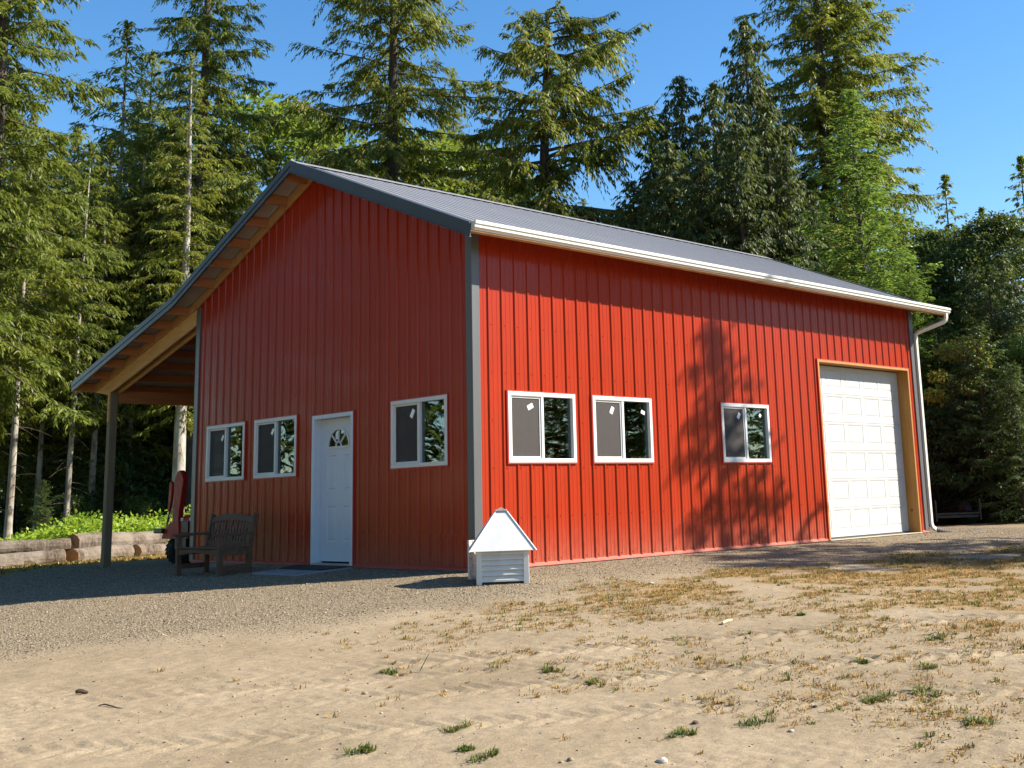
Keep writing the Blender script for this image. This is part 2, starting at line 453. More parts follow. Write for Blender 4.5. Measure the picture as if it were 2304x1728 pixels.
# barge rafter against the siding, on both slopes
for (a, b) in ((.0, YM), (YM, 7.36), (7.36, 11.36)):
    za, zb = zr(a), zr(b)
    if a > 7.3: za = zr(7.36001)
    m = MB(); x0, x1 = -.062, -.022
    m.hexa([(x0,a,za-.185),(x1,a,za-.185),(x1,b,zb-.185),(x0,b,zb-.185),(x0,a,za-.035),(x1,a,za-.035),(x1,b,zb-.035),(x0,b,zb-.035)])
    m.build('barge_rafter', MT['lumber'], barn, .003)
# eave fascia board and gutter
MB().box((XF+.01, -.50, 4.062), (XB-.01, -.462, 4.155)).build('fascia_board', MT['lumber'], barn, .003)
MB().box((XF+.01, 11.40, zr(11.4)-.165), (XB-.01, 11.44, zr(11.4)-.03)).build('fascia_board', MT['lumber'], barn, .003)
gp = [(-.503,4.085),(-.575,4.085),(-.585,4.108),(-.600,4.112),(-.603,4.150),(-.618,4.156),(-.620,4.186),(-.612,4.198),(-.606,4.190),(-.606,4.158),(-.590,4.148),(-.588,4.116),(-.570,4.096),(-.510,4.092)]
m = MB(); m.prism(gp, lambda u, v, d: (d, u, v), XF+.015, XB+.02)
m.prism([(-.503,4.085),(-.575,4.085),(-.585,4.108),(-.600,4.112),(-.603,4.150),(-.618,4.156),(-.620,4.186),(-.503,4.19)], lambda u, v, d: (d, u, v), XF-.0, XF+.012)
m.prism([(-.503,4.085),(-.575,4.085),(-.585,4.108),(-.600,4.112),(-.603,4.150),(-.618,4.156),(-.620,4.186),(-.503,4.19)], lambda u, v, d: (d, u, v), XB+.022, XB+.034)
gut = m.build('gutter', MT['gutter'], barn)
# downspout: outlet, two elbows, then down the end corner
def rect_path(pts, w, d, up):
    mb = MB(); pts = [Vector(p) for p in pts]; ring = []
    for i, p in enumerate(pts):
        t = (pts[min(i+1, len(pts)-1)]-pts[max(i-1, 0)]).normalized(); r = t.cross(Vector(up)).normalized(); u = r.cross(t).normalized()
        ring += [p+r*(w/2*a)+u*(d/2*b) for a, b in ((-1,-1),(1,-1),(1,1),(-1,1))]
    F = [(0,3,2,1), tuple(4*(len(pts)-1)+k for k in range(4))]
    for i in range(len(pts)-1):
        F += [(4*i+k, 4*i+(k+1) % 4, 4*i+4+(k+1) % 4, 4*i+4+k) for k in range(4)]
    return mb.add(ring, F)
ds = [(11.36,-.555,4.10),(11.36,-.555,4.02),(11.35,-.54,3.965),(11.32,-.50,3.925),(11.12,-.20,3.80),(11.08,-.09,3.76),(11.065,-.045,3.72),(11.06,-.04,3.60),(11.06,-.04,.14),(11.07,-.06,.07),(11.11,-.10,.03)]
rect_path(ds, .075, .055, (0,1,0.01)).build('downspout', MT['gutter'], barn, .006)

# ---------------------------------------------------------------- windows
def window(T, u0, u1, z0, z1, label=None, stickers=(), sash_side=0):
    """slider: sash_side 0 = screen on the low-u side"""
    win = None
    def bx(a, b): return MB().box(T(*a), T(*b))
    def ring(a0, a1, b0, b1, t, w0, w1):
        m = MB()
        m.box(T(a0,w0,b0), T(a1,w1,b0+t)); m.box(T(a0,w0,b1-t), T(a1,w1,b1))
        m.box(T(a0,w0,b0+t), T(a0+t,w1,b1-t)); m.box(T(a1-t,w0,b0+t), T(a1,w1,b1-t)); return m
    fr = ring(u0+.004, u1-.004, z0+.004, z1-.004, .052, -.05, .034)
    fr = fr.build('window', MT['white'], barn, .004)
    if label: fr['label'] = label
    win = fr
    um = (u0+u1)/2
    m = ring(u0-.012, u1+.012, z0-.012, z1+.012, .018, .002, .028); m.build('trim', MT['redtrim'], win)
    MB().box(T(um-.022,-.045,z0+.05), T(um+.022,.026,z1-.05)).build('mullion', MT['white'], win, .003)
    s0, s1 = (u0+.054, um-.018) if sash_side == 0 else (um+.018, u1-.054)
    f0, f1 = (um+.022, u1-.054) if sash_side == 0 else (u0+.054, um-.022)
    ring(s0, s1, z0+.056, z1-.056, .028, -.012, .012).build('sash', MT['white'], win, .003)
    MB().box(T(s0+.028,.000,z0+.084), T(s1-.028,.0015,z1-.084)).build('screen', MT['screen'], win)
    MB().box(T(s0+.028,-.030,z0+.08), T(s1-.028,-.026,z1-.08)).build('glass', MT['glass'], win)
    MB().box(T(f0,-.022,z0+.055), T(f1,-.018,z1-.055)).build('glass', MT['glass'], win)
    # reveal boards lining the opening
    m = MB()
    m.box(T(u0,-.16,z0), T(u0+.018,-.052,z1)); m.box(T(u1-.018,-.16,z0), T(u1,-.052,z1))
    m.box(T(u0+.018,-.16,z1-.018), T(u1-.018,-.052,z1)); m.box(T(u0+.018,-.16,z0), T(u1-.018,-.052,z0+.018))
    m.build('reveal', MT['revl'], win)
    for (u, z, ang, w, h) in stickers:
        c, s_ = math.cos(ang), math.sin(ang); wo = .003 if (s0 < u < s1) else -.016
        P = [(u+c*a*w/2-s_*b*h/2, z+s_*a*w/2+c*b*h/2) for a, b in ((-1,-1),(1,-1),(1,1),(-1,1))]
        MB().prism(P, lambda a, b, d: T(a, d, b), wo, wo+.0015).build('sticker', MT['label'], win)
    return win
window(TL, *winL[0], 'widest lit sliding window, nearest the barn corner', [(.955, 2.012, .45, .10, .062)])
window(TL, *winL[1], 'middle sliding window of the sunny side', [(2.50, 2.01, 1.1, .10, .06), (3.165, 2.0, 1.2, .05, .08)])
window(TL, *winL[2], 'sliding window in the tree shadow', [(5.385, 2.01, 1.0, .10, .06), (5.97, 2.03, .8, .05, .05)])
# on the gable the screen half is the left one in the photo, that is the high-y one
window(TG, *winG[0], 'gable window right of the door', [(1.255, 1.985, -1.0, .12, .062), (.63, 2.02, .2, .04, .05)], 1)
window(TG, *winG[1], 'leftmost gable window', [(6.36, 1.95, -.9, .10, .055)], 1)
window(TG, *winG[2], 'gable window between the leftmost one and the door', [(4.80, 1.96, -.9, .10, .055), (4.20, 1.98, .2, .04, .05)], 1)

# ---------------------------------------------------------------- entry door
y0, y1, z1 = door[0], door[1], door[3]
m = MB(); 
m.box(TG(y0,-.002,0), TG(y0+.055,.040,z1)); m.box(TG(y1-.055,-.002,0), TG(y1,.040,z1)); m.box(TG(y0+.055,-.002,z1-.055), TG(y1-.055,.040,z1))
m.box(TG(y0+.03,-.13,.0), TG(y0+.055,-.004,z1-.03)); m.box(TG(y1-.055,-.13,.0), TG(y1-.03,-.004,z1-.03)); m.box(TG(y0+.055,-.13,z1-.055), TG(y1-.055,-.004,z1-.03))
dfr = m.build('door', MT['doorw'], barn, .004); dfr['label'] = 'white entry door with half round window'
m = MB().box(TG(y0,.0,0), TG(y0-.014,.03,z1+.014)); m.box(TG(y1,.0,0), TG(y1+.014,.03,z1+.014)); m.box(TG(y0,.0,z1), TG(y1,.03,z1+.014))
m.build('trim', MT['redtrim'], dfr)
# door leaf with pressed panels
dx = .085
ly0, ly1, lz0, lz1 = y0+.057, y1-.057, .045, z1-.058
leaf = MB()
pans = [(.12,.34,.32,.81),(.535,.755,.32,.81),(.12,.34,1.03,1.53),(.535,.755,1.03,1.53)]
fc, fz, fr_ = (ly0+ly1)/2, 1.655, .275
seg = 20
arc = [(fc+fr_*math.cos(math.pi*k/seg), fz+fr_*.93*math.sin(math.pi*k/seg)) for k in range(seg+1)]
# leaf face cut around the half-round light: grid of quads outside, fan ring around the light
def leaf_face(xf):
    Q = []
    us = [ly0]+sorted(sum([[ly0+p[0], ly0+p[1]] for p in pans[:2]], []))+[ly1]
    zs = [lz0, .32, .81, 1.03, 1.53, 1.60]
    hole = [(ly0+p[0], ly0+p[1], p[2], p[3]) for p in pans]
    for a, b in zip(us, us[1:]):
        for c, d in zip(zs, zs[1:]):
            if any(h[0]-1e-6 <= a and b <= h[1]+1e-6 and h[2]-1e-6 <= c and d <= h[3]+1e-6 for h in hole): continue
            leaf.add([TG(a,xf,c), TG(b,xf,c), TG(b,xf,d), TG(a,xf,d)], [(0,1,2,3)])
    for (a, b, c, d) in hole:   # moulded panel: groove then raised field
        rings = [(0, 0), (.012, -.007), (.026, -.007), (.040, -.001)]
        for (i0, w0), (i1, w1) in zip(rings, rings[1:]):
            A = [(a+i0,c+i0),(b-i0,c+i0),(b-i0,d-i0),(a+i0,d-i0)]; B = [(a+i1,c+i1),(b-i1,c+i1),(b-i1,d-i1),(a+i1,d-i1)]
            for k in range(4):
                k2 = (k+1) % 4
                leaf.add([TG(A[k][0],xf+w0,A[k][1]), TG(A[k2][0],xf+w0,A[k2][1]), TG(B[k2][0],xf+w1,B[k2][1]), TG(B[k][0],xf+w1,B[k][1])], [(0,1,2,3)])
        i1, w1 = rings[-1]; leaf.add([TG(a+i1,xf+w1,c+i1), TG(b-i1,xf+w1,c+i1), TG(b-i1,xf+w1,d-i1), TG(a+i1,xf+w1,d-i1)], [(0,1,2,3)])
    leaf.add([TG(ly0,xf,1.60), TG(ly1,xf,1.60), TG(ly1,xf,fz), TG(ly0,xf,fz)], [(0,1,2,3)])
    out = []
    for k in range(seg+1):
        t = math.pi*k/seg; c, s_ = math.cos(t), math.sin(t)
        r1 = min((ly1-fc)/abs(c) if abs(c) > 1e-6 else 9, (lz1-fz)/s_ if s_ > 1e-6 else 9); out.append((fc+r1*c, fz+r1*s_))
    for k in range(seg):
        leaf.add([TG(arc[k][0],xf,arc[k][1]), TG(out[k][0],xf,out[k][1]), TG(out[k+1][0],xf,out[k+1][1]), TG(arc[k+1][0],xf,arc[k+1][1])], [(0,1,2,3)])
    for (cc_, ) in (((ly1, lz1),), ((ly0, lz1),)):
        ks = [k for k in range(seg+1)]
        # corner triangle
        best = sorted(ks, key=lambda k: (out[k][0]-cc_[0])**2+(out[k][1]-cc_[1])**2)[:2]
        leaf.add([TG(cc_[0],xf,cc_[1]), TG(*[out[best[0]][0],xf,out[best[0]][1]]), TG(out[best[1]][0],xf,out[best[1]][1])], [(0,1,2)])
leaf_face(-dx)
leaf.box(TG(ly0,-dx-.012,lz0), TG(ly1,-dx-.04,1.5))
leaf.build('door_leaf', MT['doorw'], dfr, normals=False)
# sunburst grille
g = MB(); xg0, xg1 = -dx-.004, -dx+.012
def arcring(r0, r1):
    for k in range(seg):
        t0, t1 = math.pi*k/seg, math.pi*(k+1)/seg
        P = [(fc+r*math.cos(t), fz+r*.93*math.sin(t)) for r, t in ((r0,t0),(r1,t0),(r1,t1),(r0,t1))]
        g.prism(P, lambda u, v, d: TG(u, d, v), xg0, xg1)
arcring(fr_-.022, fr_+.012); arcring(.055, .078)
g.prism([(fc-fr_-.012,fz-.03),(fc+fr_+.012,fz-.03),(fc+fr_+.012,fz),(fc-fr_-.012,fz)], lambda u, v, d: TG(u, d, v), xg0, xg1)
for t in (math.pi*.25, math.pi*.5, math.pi*.75):
    c, s_ = math.cos(t), math.sin(t); n_ = (-s_*.011, c*.011)
    g.prism([(fc+.07*c+n_[0], fz+.065*s_+n_[1]), (fc+.07*c-n_[0], fz+.065*s_-n_[1]), (fc+(fr_-.01)*c-n_[0], fz+(fr_-.01)*.93*s_-n_[1]), (fc+(fr_-.01)*c+n_[0], fz+(fr_-.01)*.93*s_+n_[1])], lambda u, v, d: TG(u, d, v), xg0, xg1)
g.build('sunburst_grille', MT['white'], dfr)
m = MB(); m.prism([(a, b) for a, b in arc], lambda u, v, d: TG(u, d, v), -dx-.010, -dx-.007); m.build('glass', MT['glass'], dfr)
m = MB().box(TG(fc+.03,-dx-.006,fz+.10), TG(fc+.095,-dx-.005,fz+.19)); m.build('sticker', MT['label'], dfr)
m = MB(); m.tube([TG(ly0+.065,-dx,.94), TG(ly0+.065,-dx+.03,.94), TG(ly0+.065,-dx+.04,.94), TG(ly0+.065,-dx+.065,.94)], [.012,.012,.028,.022], 12); m.build('knob', MT['brass'], dfr, smooth=True)
m = MB().box(TG(y0+.03,-.12,.0), TG(y1-.03,.045,.022)); m.build('threshold', MT['steel'], dfr)

# ---------------------------------------------------------------- garage door
a, b, c, d = gar
m = MB(); D = .215
m.box(TL(a-.0,-D,0), TL(a+.040,.030,d)); m.box(TL(b-.040,-D,0), TL(b,.030,d)); m.box(TL(a+.04,-D,d-.040), TL(b-.04,.030,d))
gd = m.build('garage_door', MT['jamb'], barn, .003); gd['label'] = 'white panelled garage door in a raw timber frame'
m = MB().box(TL(a-.016,.001,0), TL(a-.002,.032,d+.014)); m.box(TL(b+.002,.001,0), TL(b+.016,.032,d+.014)); m.box(TL(a-.002,.001,d+.002), TL(b+.002,.032,d+.014))
m.build('trim', MT['redtrim'], gd)
P0 = .137; DP = .493
for k in range(6):
    m = MB(); zb = P0-.115+DP*k+.004 if k else .018; zt = min(P0-.115+DP*(k+1), d+.0)
    u_s, u_e = a-.06, b+.06; w0 = -D+.004
    cols_ = [(7.60+.6125*j, 7.60+.6125*j+.505) for j in range(5)]
    pz0, pz1 = P0+DP*k, P0+DP*k+.335
    us = [u_s]+sum([[p, q] for p, q in cols_], [])+[u_e]
    zs = [zb, pz0, pz1, zt]
    for i in range(len(us)-1):
        for j in range(3):
            if j == 1 and i % 2 == 1: continue
            m.add([TL(us[i],w0,zs[j]), TL(us[i+1],w0,zs[j]), TL(us[i+1],w0,zs[j+1]), TL(us[i],w0,zs[j+1])], [(0,1,2,3)])
    for (p, q) in cols_:
        rings = [(0, 0), (.010, -.006), (.022, -.006), (.045, -.001)]
        for (i0, e0), (i1, e1) in zip(rings, rings[1:]):
            A = [(p+i0,pz0+i0),(q-i0,pz0+i0),(q-i0,pz1-i0),(p+i0,pz1-i0)]; B = [(p+i1,pz0+i1),(q-i1,pz0+i1),(q-i1,pz1-i1),(p+i1,pz1-i1)]
            for t in range(4):
                t2 = (t+1) % 4
                m.add([TL(A[t][0],w0+e0,A[t][1]), TL(A[t2][0],w0+e0,A[t2][1]), TL(B[t2][0],w0+e1,B[t2][1]), TL(B[t][0],w0+e1,B[t][1])], [(0,1,2,3)])
        m.add([TL(p+.045,w0-.001,pz0+.045), TL(q-.045,w0-.001,pz0+.045), TL(q-.045,w0-.001,pz1-.045), TL(p+.045,w0-.001,pz1-.045)], [(0,1,2,3)])
    # tongue lip at the section joint
    m.box(TL(u_s,w0-.03,zt-.004), TL(u_e,w0-.009,zt+.003))
    m.box(TL(u_s,w0,zb), TL(u_e,w0+.004,zb+.018)); m.box(TL(u_s,w0,zt-.030), TL(u_e,w0+.003,zt-.016))
    m.build('door_section', MT['garage'], gd, normals=False)
m = MB().box(TL(a+.04,-D+.01,.0), TL(b-.04,-D+.02,.02)); m.build('bottom_seal', MT['rubber'], gd)
m = MB().box(TL(a+.0,-D,-.012), TL(b,.05,-.001)); m.build('apron', m_plain('pale_apron', (.55,.44,.30), .8), gd)

# ---------------------------------------------------------------- lean-to frame
for i, x in enumerate((0.0, 3.66, 7.32, 10.83)):
    m = MB(); gzz = float(gz(np.array(x), np.array(10.8)))
    m.box((x, 10.745, gzz-.3), (x+.140, 10.885, 3.12)); pst = m.build('post', MT['postw'], barn, .006)
    if i == 0: pst['label'] = 'corner post of the lean-to'
    def rt(y): return 4.192-.265*(y-7.446)
    ya, yb, yc = W+.03, 10.42, 10.905
    xr0, xr1 = (x-.040, x-.002)
    poly = [(ya, rt(ya)-.305), (yb, rt(yb)-.290), (10.86, rt(10.86)-.272), (10.89, rt(10.89)-.25), (11.30, rt(11.3)-.075), (11.40, rt(11.40)-.01), (11.40, rt(11.4)), (ya, rt(ya))]
    m = MB(); m.prism(poly, lambda u, v, d: (d, u, v), xr0, xr1); m.build('rafter', MT['rafter'], barn, .003)
    m = MB(); m.prism([(p[0]+ (0), p[1]) for p in poly], lambda u, v, d: (d, u, v), x+.142, x+.180); m.build('rafter', MT['rafter'], barn, .003)
m = MB().box((-.038, 10.748, 2.50), (-.002, 10.80, 3.06)); m.build('post_block', MT['rafter'], barn, .003)
MB().box((.16, 10.76, 2.86), (10.8, 10.80, 3.10)).build('header_beam', MT['purl'], barn, .003)

# concrete step and rubber mat
m = MB(); yA, yB = 2.50, 3.80
m.hexa([(-.97,yA,-.30),(-.045,yA+.05,-.30),(-.045,yB,-.30),(-.93,yB-.12,-.30),(-.97,yA,-.050),(-.045,yA+.05,-.016),(-.045,yB,-.016),(-.93,yB-.12,-.050)])
tag(m.build('concrete_step', MT['slab'], None, .012), 'low grey concrete slab in front of the white entry door', 'step')
m = MB(); m.hexa([(-.50,2.66,-.030),(-.06,2.66,-.014),(-.06,3.98,-.014),(-.50,3.70,-.030),(-.50,2.66,-.018),(-.06,2.66,-.002),(-.06,3.98,-.002),(-.50,3.70,-.018)])
tag(m.build('doormat', MT['mat'], None, .003), 'black rubber doormat on the step under the entry door', 'doormat')

# =================================================================== GROUND
rng = np.random.default_rng(11)
def axis_lines(lo, hi, step, mid, mstep, far=1400):
    a = list(np.arange(lo, hi, step))
    b = list(np.arange(hi, mid[1], mstep)); c = list(np.arange(lo-mstep, mid[0], -mstep))[::-1]
    r = []; x = b[-1]; d = mstep
    while x < far: d *= 1.35; x += d; r.append(x)
    l = []; x = c[0]; d = mstep
    while x > -far: d *= 1.35; x -= d; l.append(x)
    return np.array(l[::-1]+c+a+b+r)
xs = axis_lines(-8.6, 3.2, .032, (-14, 30), .16); ys = axis_lines(-9.2, 3.6, .032, (-16, 45), .16)
GX, GY = np.meshgrid(xs, ys, indexing='ij')
def vnoise(x, y, sc, seed):
    """smooth value noise"""
    x = x/sc; y = y/sc; xi = np.floor(x).astype(np.int64); yi = np.floor(y).astype(np.int64); fx = x-xi; fy = y-yi
    fx = fx*fx*(3-2*fx); fy = fy*fy*(3-2*fy)
    def h(a, b):
        n = (a*374761393+b*668265263+seed*1442695041) & 0x7fffffff; n = ((n ^ (n >> 13))*1274126177) & 0x7fffffff
        return ((n ^ (n >> 16)) & 0xffff)/65535.
    return (h(xi, yi)*(1-fx)+h(xi+1, yi)*fx)*(1-fy)+(h(xi, yi+1)*(1-fx)+h(xi+1, yi+1)*fx)*fy
def sstep(a, b, x): t = np.clip((x-a)/(b-a), 0, 1); return t*t*(3-2*t)
def edge_y(x):      # where the gravel pad gives way to bare dirt
    return np.interp(x, [-40, -6, -4.2, -2.5, -.5, 1.6, 3.2, 7, 40], [-.6, -1.0, -1.35, -1.8, -1.75, -2.0, -2.6, -2.9, -3.4])
def masks(x, y):
    e = edge_y(x)+(vnoise(x, y, 1.3, 3)-.5)*1.0+(vnoise(x, y, .35, 4)-.5)*.5
    gravel = sstep(-.9, .7, y-e)
    far = sstep(12.2, 13.6, y-(x*.45)+(vnoise(x, y, 1.1, 5)-.5)*1.6)
    gravel = gravel*(1-far)*(1-sstep(15, 19, x+vnoise(x, y, 2, 6)*3))
    grass = far*(1-sstep(27, 31, y-.3*x))
    forest = np.maximum(sstep(25, 29, y-.35*x), sstep(14, 17, x-.25*np.abs(y-3)+(vnoise(x, y, 1.5, 8)-.5)*2))
    return gravel, grass, forest
track_dir = np.array([.80, -.60]); track_nrm = np.array([.60, .80])
def tracks(x, y):
    z = np.zeros_like(x); s = x*track_dir[0]+y*track_dir[1]; t = x*track_nrm[0]+y*track_nrm[1]
    for (off, wid, dep, ph, bend) in ((-5.55,.17,.012,0,.03),(-6.75,.17,.013,.4,.03),(-6.15,.15,.008,.2,.02),(-7.6,.16,.010,.7,-.02),(-8.9,.18,.012,.3,.04)):
        c = off+bend*(s-1)+.12*np.sin(s*.35+ph*5)
        d = (t-c)/wid; inside = np.clip(1.15-np.abs(d), 0, .25)*4
        lug = (s+np.abs(d)*.16+ph*.1+.03*np.sign(d))/.17; f = lug-np.floor(lug)
        ch = sstep(.0, .22, f)*(1-sstep(.5, .72, f))
        fade = .35+.65*sstep(.35, .65, vnoise(s*1.0, t*.3, 2.2, int(ph*10)+20))
        z += inside*fade*(-dep*.8+dep*1.5*ch)+fade*.006*np.exp(-((np.abs(d)-1.25)/.18)**2)
    return z
grav, grass, forest = masks(GX, GY)
near = (np.abs(GX+2) < 14) & (np.abs(GY+2) < 16)
GZ = gz(GX, GY)
GZ = GZ+(vnoise(GX, GY, 2.3, 1)-.5)*.03*sstep(.5, 3, np.maximum(-GY, -GX))+(vnoise(GX, GY, .55, 2)-.5)*.009*(1-.6*grav)+(vnoise(GX, GY, .17, 12)-.5)*.005
GZ = GZ+np.where(near, (vnoise(GX, GY, .045, 13)-.5)*.0055+(vnoise(GX, GY, .08, 15)-.5)*.006*(1-grav), 0)
GZ = GZ+np.where(near, tracks(GX, GY)*(1-grav), 0)
inside = (GX > .05) & (GX < L-.05) & (GY > .05) & (GY < W-.05)
GZ = np.where(inside, -.25, GZ)
dist_far = np.hypot(GX, GY); GZ = GZ+np.where(dist_far > 60, (dist_far-60)*.002, 0)
nx, ny = GX.shape; idx = np.arange(nx*ny).reshape(nx, ny)
F = np.stack([idx[:-1,:-1], idx[1:,:-1], idx[1:,1:], idx[:-1,1:]], -1).reshape(-1, 4)
straw = sstep(-.5, 3.5, (GX-.15*GY)+(vnoise(GX, GY, 1.6, 31)-.5)*4)*(1-grav)*sstep(.36, .56, vnoise(GX, GY, .42, 33)*.6+vnoise(GX, GY, 1.1, 34)*.5)
t = NT('ground_soil'); pos = t.n('NewGeometry').outputs['Position']
A = lambda nm: t.n('Attribute', _attribute_name=nm).outputs['Fac']
v1 = t.n('TexVoronoi', Vector=pos, Scale=52.); v2 = t.n('TexVoronoi', Vector=pos, Scale=120.)
pe = t.n('SeparateColor', Color=v1.outputs['Color'])
gcol = t.ramp(pe.outputs[0], [(0, (.09,.07,.045)), (.35, (.195,.15,.095)), (.7, (.29,.228,.148)), (1, (.37,.31,.225))])
gcol = t.mix(t.ramp(t.noise(pos, .8, 5), [(.35, 0.), (.65, .65)]), gcol, (.26,.198,.122))
gcol = t.mix(t.ramp(v2.outputs[0], [(0, .35), (.35, 0.)]), gcol, (.07,.06,.05))
dn = t.noise(pos, 1.1, 7, .6); dn2 = t.noise(pos, 14, 6, .7)
dcol = t.ramp(dn, [(.3, (.255,.193,.116)), (.5, (.325,.25,.155)), (.72, (.385,.303,.195))])
dcol = t.mix(t.ramp(dn2, [(.35, .55), (.6, 0.)]), dcol, (.19,.143,.095))
dcol = t.mix(t.ramp(t.noise(pos, 60, 4), [(.3, .5), (.48, 0.)]), dcol, (.125,.095,.062))
sp = t.n('TexVoronoi', Vector=pos, Scale=26.)
dcol = t.mix(t.ramp(sp.outputs[0], [(.10, .75), (.17, 0.)]), dcol, (.36,.32,.26))
straw_c = t.ramp(t.noise(pos, 38, 4, .8), [(.3, (.17,.10,.035)), (.6, (.34,.22,.09))])
c = t.mix(t.math('MULTIPLY', A('straw'), .8), dcol, straw_c)
c = t.mix(A('gravel'), c, gcol)
gr = t.ramp(t.noise(pos, 9, 5, .7), [(.3, (.09,.12,.02)), (.5, (.26,.20,.055)), (.7, (.36,.27,.10))])
c = t.mix(A('grass'), c, gr)
c = t.mix(A('forest'), c, t.ramp(dn2, [(.3, (.025,.020,.012)), (.7, (.085,.065,.035))]))
hgt = t.math('MULTIPLY', v1.outputs[0], A('gravel'))
b1 = t.bump(hgt, .9, .018); b2 = t.bump(t.noise(pos, 85, 5, .7), .5, .010, b1); b3 = t.bump(t.noise(pos, 16, 5, .65), .22, .03, b2)
gmat = t.finish(t.princ(c, .95, b3, Specular_IOR_Level=.1))
g = np_mesh('ground', np.stack([GX, GY, GZ], -1).reshape(-1, 3), F, gmat, None, True,
            dict(gravel=grav.ravel(), grass=grass.ravel(), forest=forest.ravel(), straw=straw.ravel()))
g['kind'] = 'structure'
def gh(x, y):
    """height of the built ground"""
    x = np.atleast_1d(np.asarray(x, float)); y = np.atleast_1d(np.asarray(y, float))
    i = np.clip(np.searchsorted(xs, x)-1, 0, nx-2); j = np.clip(np.searchsorted(ys, y)-1, 0, ny-2)
    fx = (x-xs[i])/(xs[i+1]-xs[i]); fy = (y-ys[j])/(ys[j+1]-ys[j])
    return (GZ[i,j]*(1-fx)+GZ[i+1,j]*fx)*(1-fy)+(GZ[i,j+1]*(1-fx)+GZ[i+1,j+1]*fx)*fy

# loose stones
def stones(name, x, y, size, mat, flat=.6):
    n = len(x); z = gh(x, y)
    base = np.array([[1,0,0],[0,1,0],[-1,0,0],[0,-1,0],[0,0,1],[0,0,-1]], float)
    P = base[None]*rng.uniform(.6, 1.25, (n,6,1)); P[:,:,2] *= flat
    a = rng.uniform(0, 6.28, n); ca, sa = np.cos(a), np.sin(a)
    X = P[:,:,0]*ca[:,None]-P[:,:,1]*sa[:,None]; Y = P[:,:,0]*sa[:,None]+P[:,:,1]*ca[:,None]
    P = np.stack([X, Y, P[:,:,2]], -1)*size[:,None,None]; P += np.stack([x, y, z+size*.15], -1)[:,None]
    T_ = np.array([[0,1,4],[1,2,4],[2,3,4],[3,0,4],[1,0,5],[2,1,5],[3,2,5],[0,3,5]])
    Fs = (np.arange(n)*6)[:,None,None]+T_[None]
    return np_mesh(name, P.reshape(-1,3), Fs.reshape(-1,3), mat)
t = NT('gravel_stone'); rr = t.n('NewGeometry').outputs['Random Per Island']
smat = t.finish(t.princ(t.ramp(rr, [(0, (.075,.06,.043)), (.4, (.19,.15,.10)), (.75, (.31,.25,.165)), (1, (.42,.35,.25))]), .85, Specular_IOR_Level=.2))
n = 200000; x = rng.uniform(-8.5, 13, n); y = rng.uniform(-4, 12.5, n)
gm, _, fm = masks(x, y); keep = (rng.uniform(0, 1, n) < gm*.9) & ~((x > -.02) & (x < L+.02) & (y > -.02) & (y < W+.02)) & ((y < 5) | (x < .5)) & ((x < 3) | (rng.uniform(0, 1, n) < .5))
keep &= ~((x > -.98) & (x < 0) & (y > 2.5) & (y < 3.8))
x, y = x[keep], y[keep]
tag(stones('gravel', x, y, rng.uniform(.0045, .011, len(x))*np.where(rng.uniform(0, 1, len(x)) < .04, 1.8, 1), smat), kind='stuff')
n = 3000; x = rng.uniform(-8.5, 8, n); y = rng.uniform(-9.5, -.5, n); gm, _, _ = masks(x, y); k = gm < .6; x, y = x[k], y[k]
tag(stones('pebbles', x, y, rng.uniform(.004, .012, len(x))*np.where(rng.uniform(0, 1, len(x)) < .02, 2.6, 1), smat), kind='stuff')

# ---------------------------------------------------------------- grass
def blades(cx, cy, n, rad, h, lean=.7, w=.0035, r=None):
    """arrays of bent blades around centres; returns verts, faces"""
    r = r or rng
    m = len(cx); N = m*n
    cx = np.repeat(cx, n); cy = np.repeat(cy, n); h = np.repeat(h, n)*r.uniform(.45, 1.1, N); rd = np.repeat(rad, n)*np.sqrt(r.uniform(0, 1, N))
    a = r.uniform(0, 6.283, N); bx, by = cx+rd*np.cos(a), cy+rd*np.sin(a)
    a2 = a+r.normal(0, .8, N); ln = lean*r.uniform(.3, 1.3, N)
    dx, dy = np.cos(a2), np.sin(a2); z = gh(bx, by)-.004
    wx, wy = -dy*w, dx*w
    p0 = np.stack([bx, by, z], -1); mid = p0+np.stack([dx*h*ln*.35, dy*h*ln*.35, h*.62], -1); tip = p0+np.stack([dx*h*ln, dy*h*ln, h*(1.05-.45*ln)], -1)
    wv = np.stack([wx, wy, 0*wx], -1)
    V = np.stack([p0-wv, p0+wv, mid+wv*.8, mid-wv*.8, tip+wv*.1, tip-wv*.1], 1).reshape(-1, 3)
    i = np.arange(N)[:,None]*6
    Fq = np.concatenate([i+np.array([[0,1,2,3]]), i+np.array([[3,2,4,5]])], 0)
    return V, Fq
def m_grass(name, cols):
    t = NT(name); rr = t.n('NewGeometry').outputs['Random Per Island']
    c = t.ramp(rr, [(i/(len(cols)-1), c) for i, c in enumerate(cols)])
    return t.finish(t.n('MixShader', i0=.3, i1=t.princ(c, .6, Specular_IOR_Level=.2), i2=t.n('BsdfTranslucent', Color=c)))
mg_dry = m_grass('dry_grass', [(.20,.085,.02), (.34,.18,.05), (.42,.26,.075), (.48,.34,.13), (.17,.16,.04)])
mg_green = m_grass('green_grass', [(.04,.075,.014), (.08,.135,.022), (.13,.18,.03), (.22,.19,.06), (.28,.21,.08)])
n = 17000; x = rng.uniform(-4.5, 9.5, n); y = rng.uniform(-9.5, -1.8, n)
gm, _, _ = masks(x, y)
dens = sstep(-4.0, 3.5, x-.15*y+(vnoise(x, y, 1.7, 31)-.5)*5)*sstep(.38, .58, vnoise(x, y, .42, 33)*.6+vnoise(x, y, 1.1, 34)*.5)
k = (rng.uniform(0, 1, n) < dens) & (gm < .5); xd, yd = x[k], y[k]
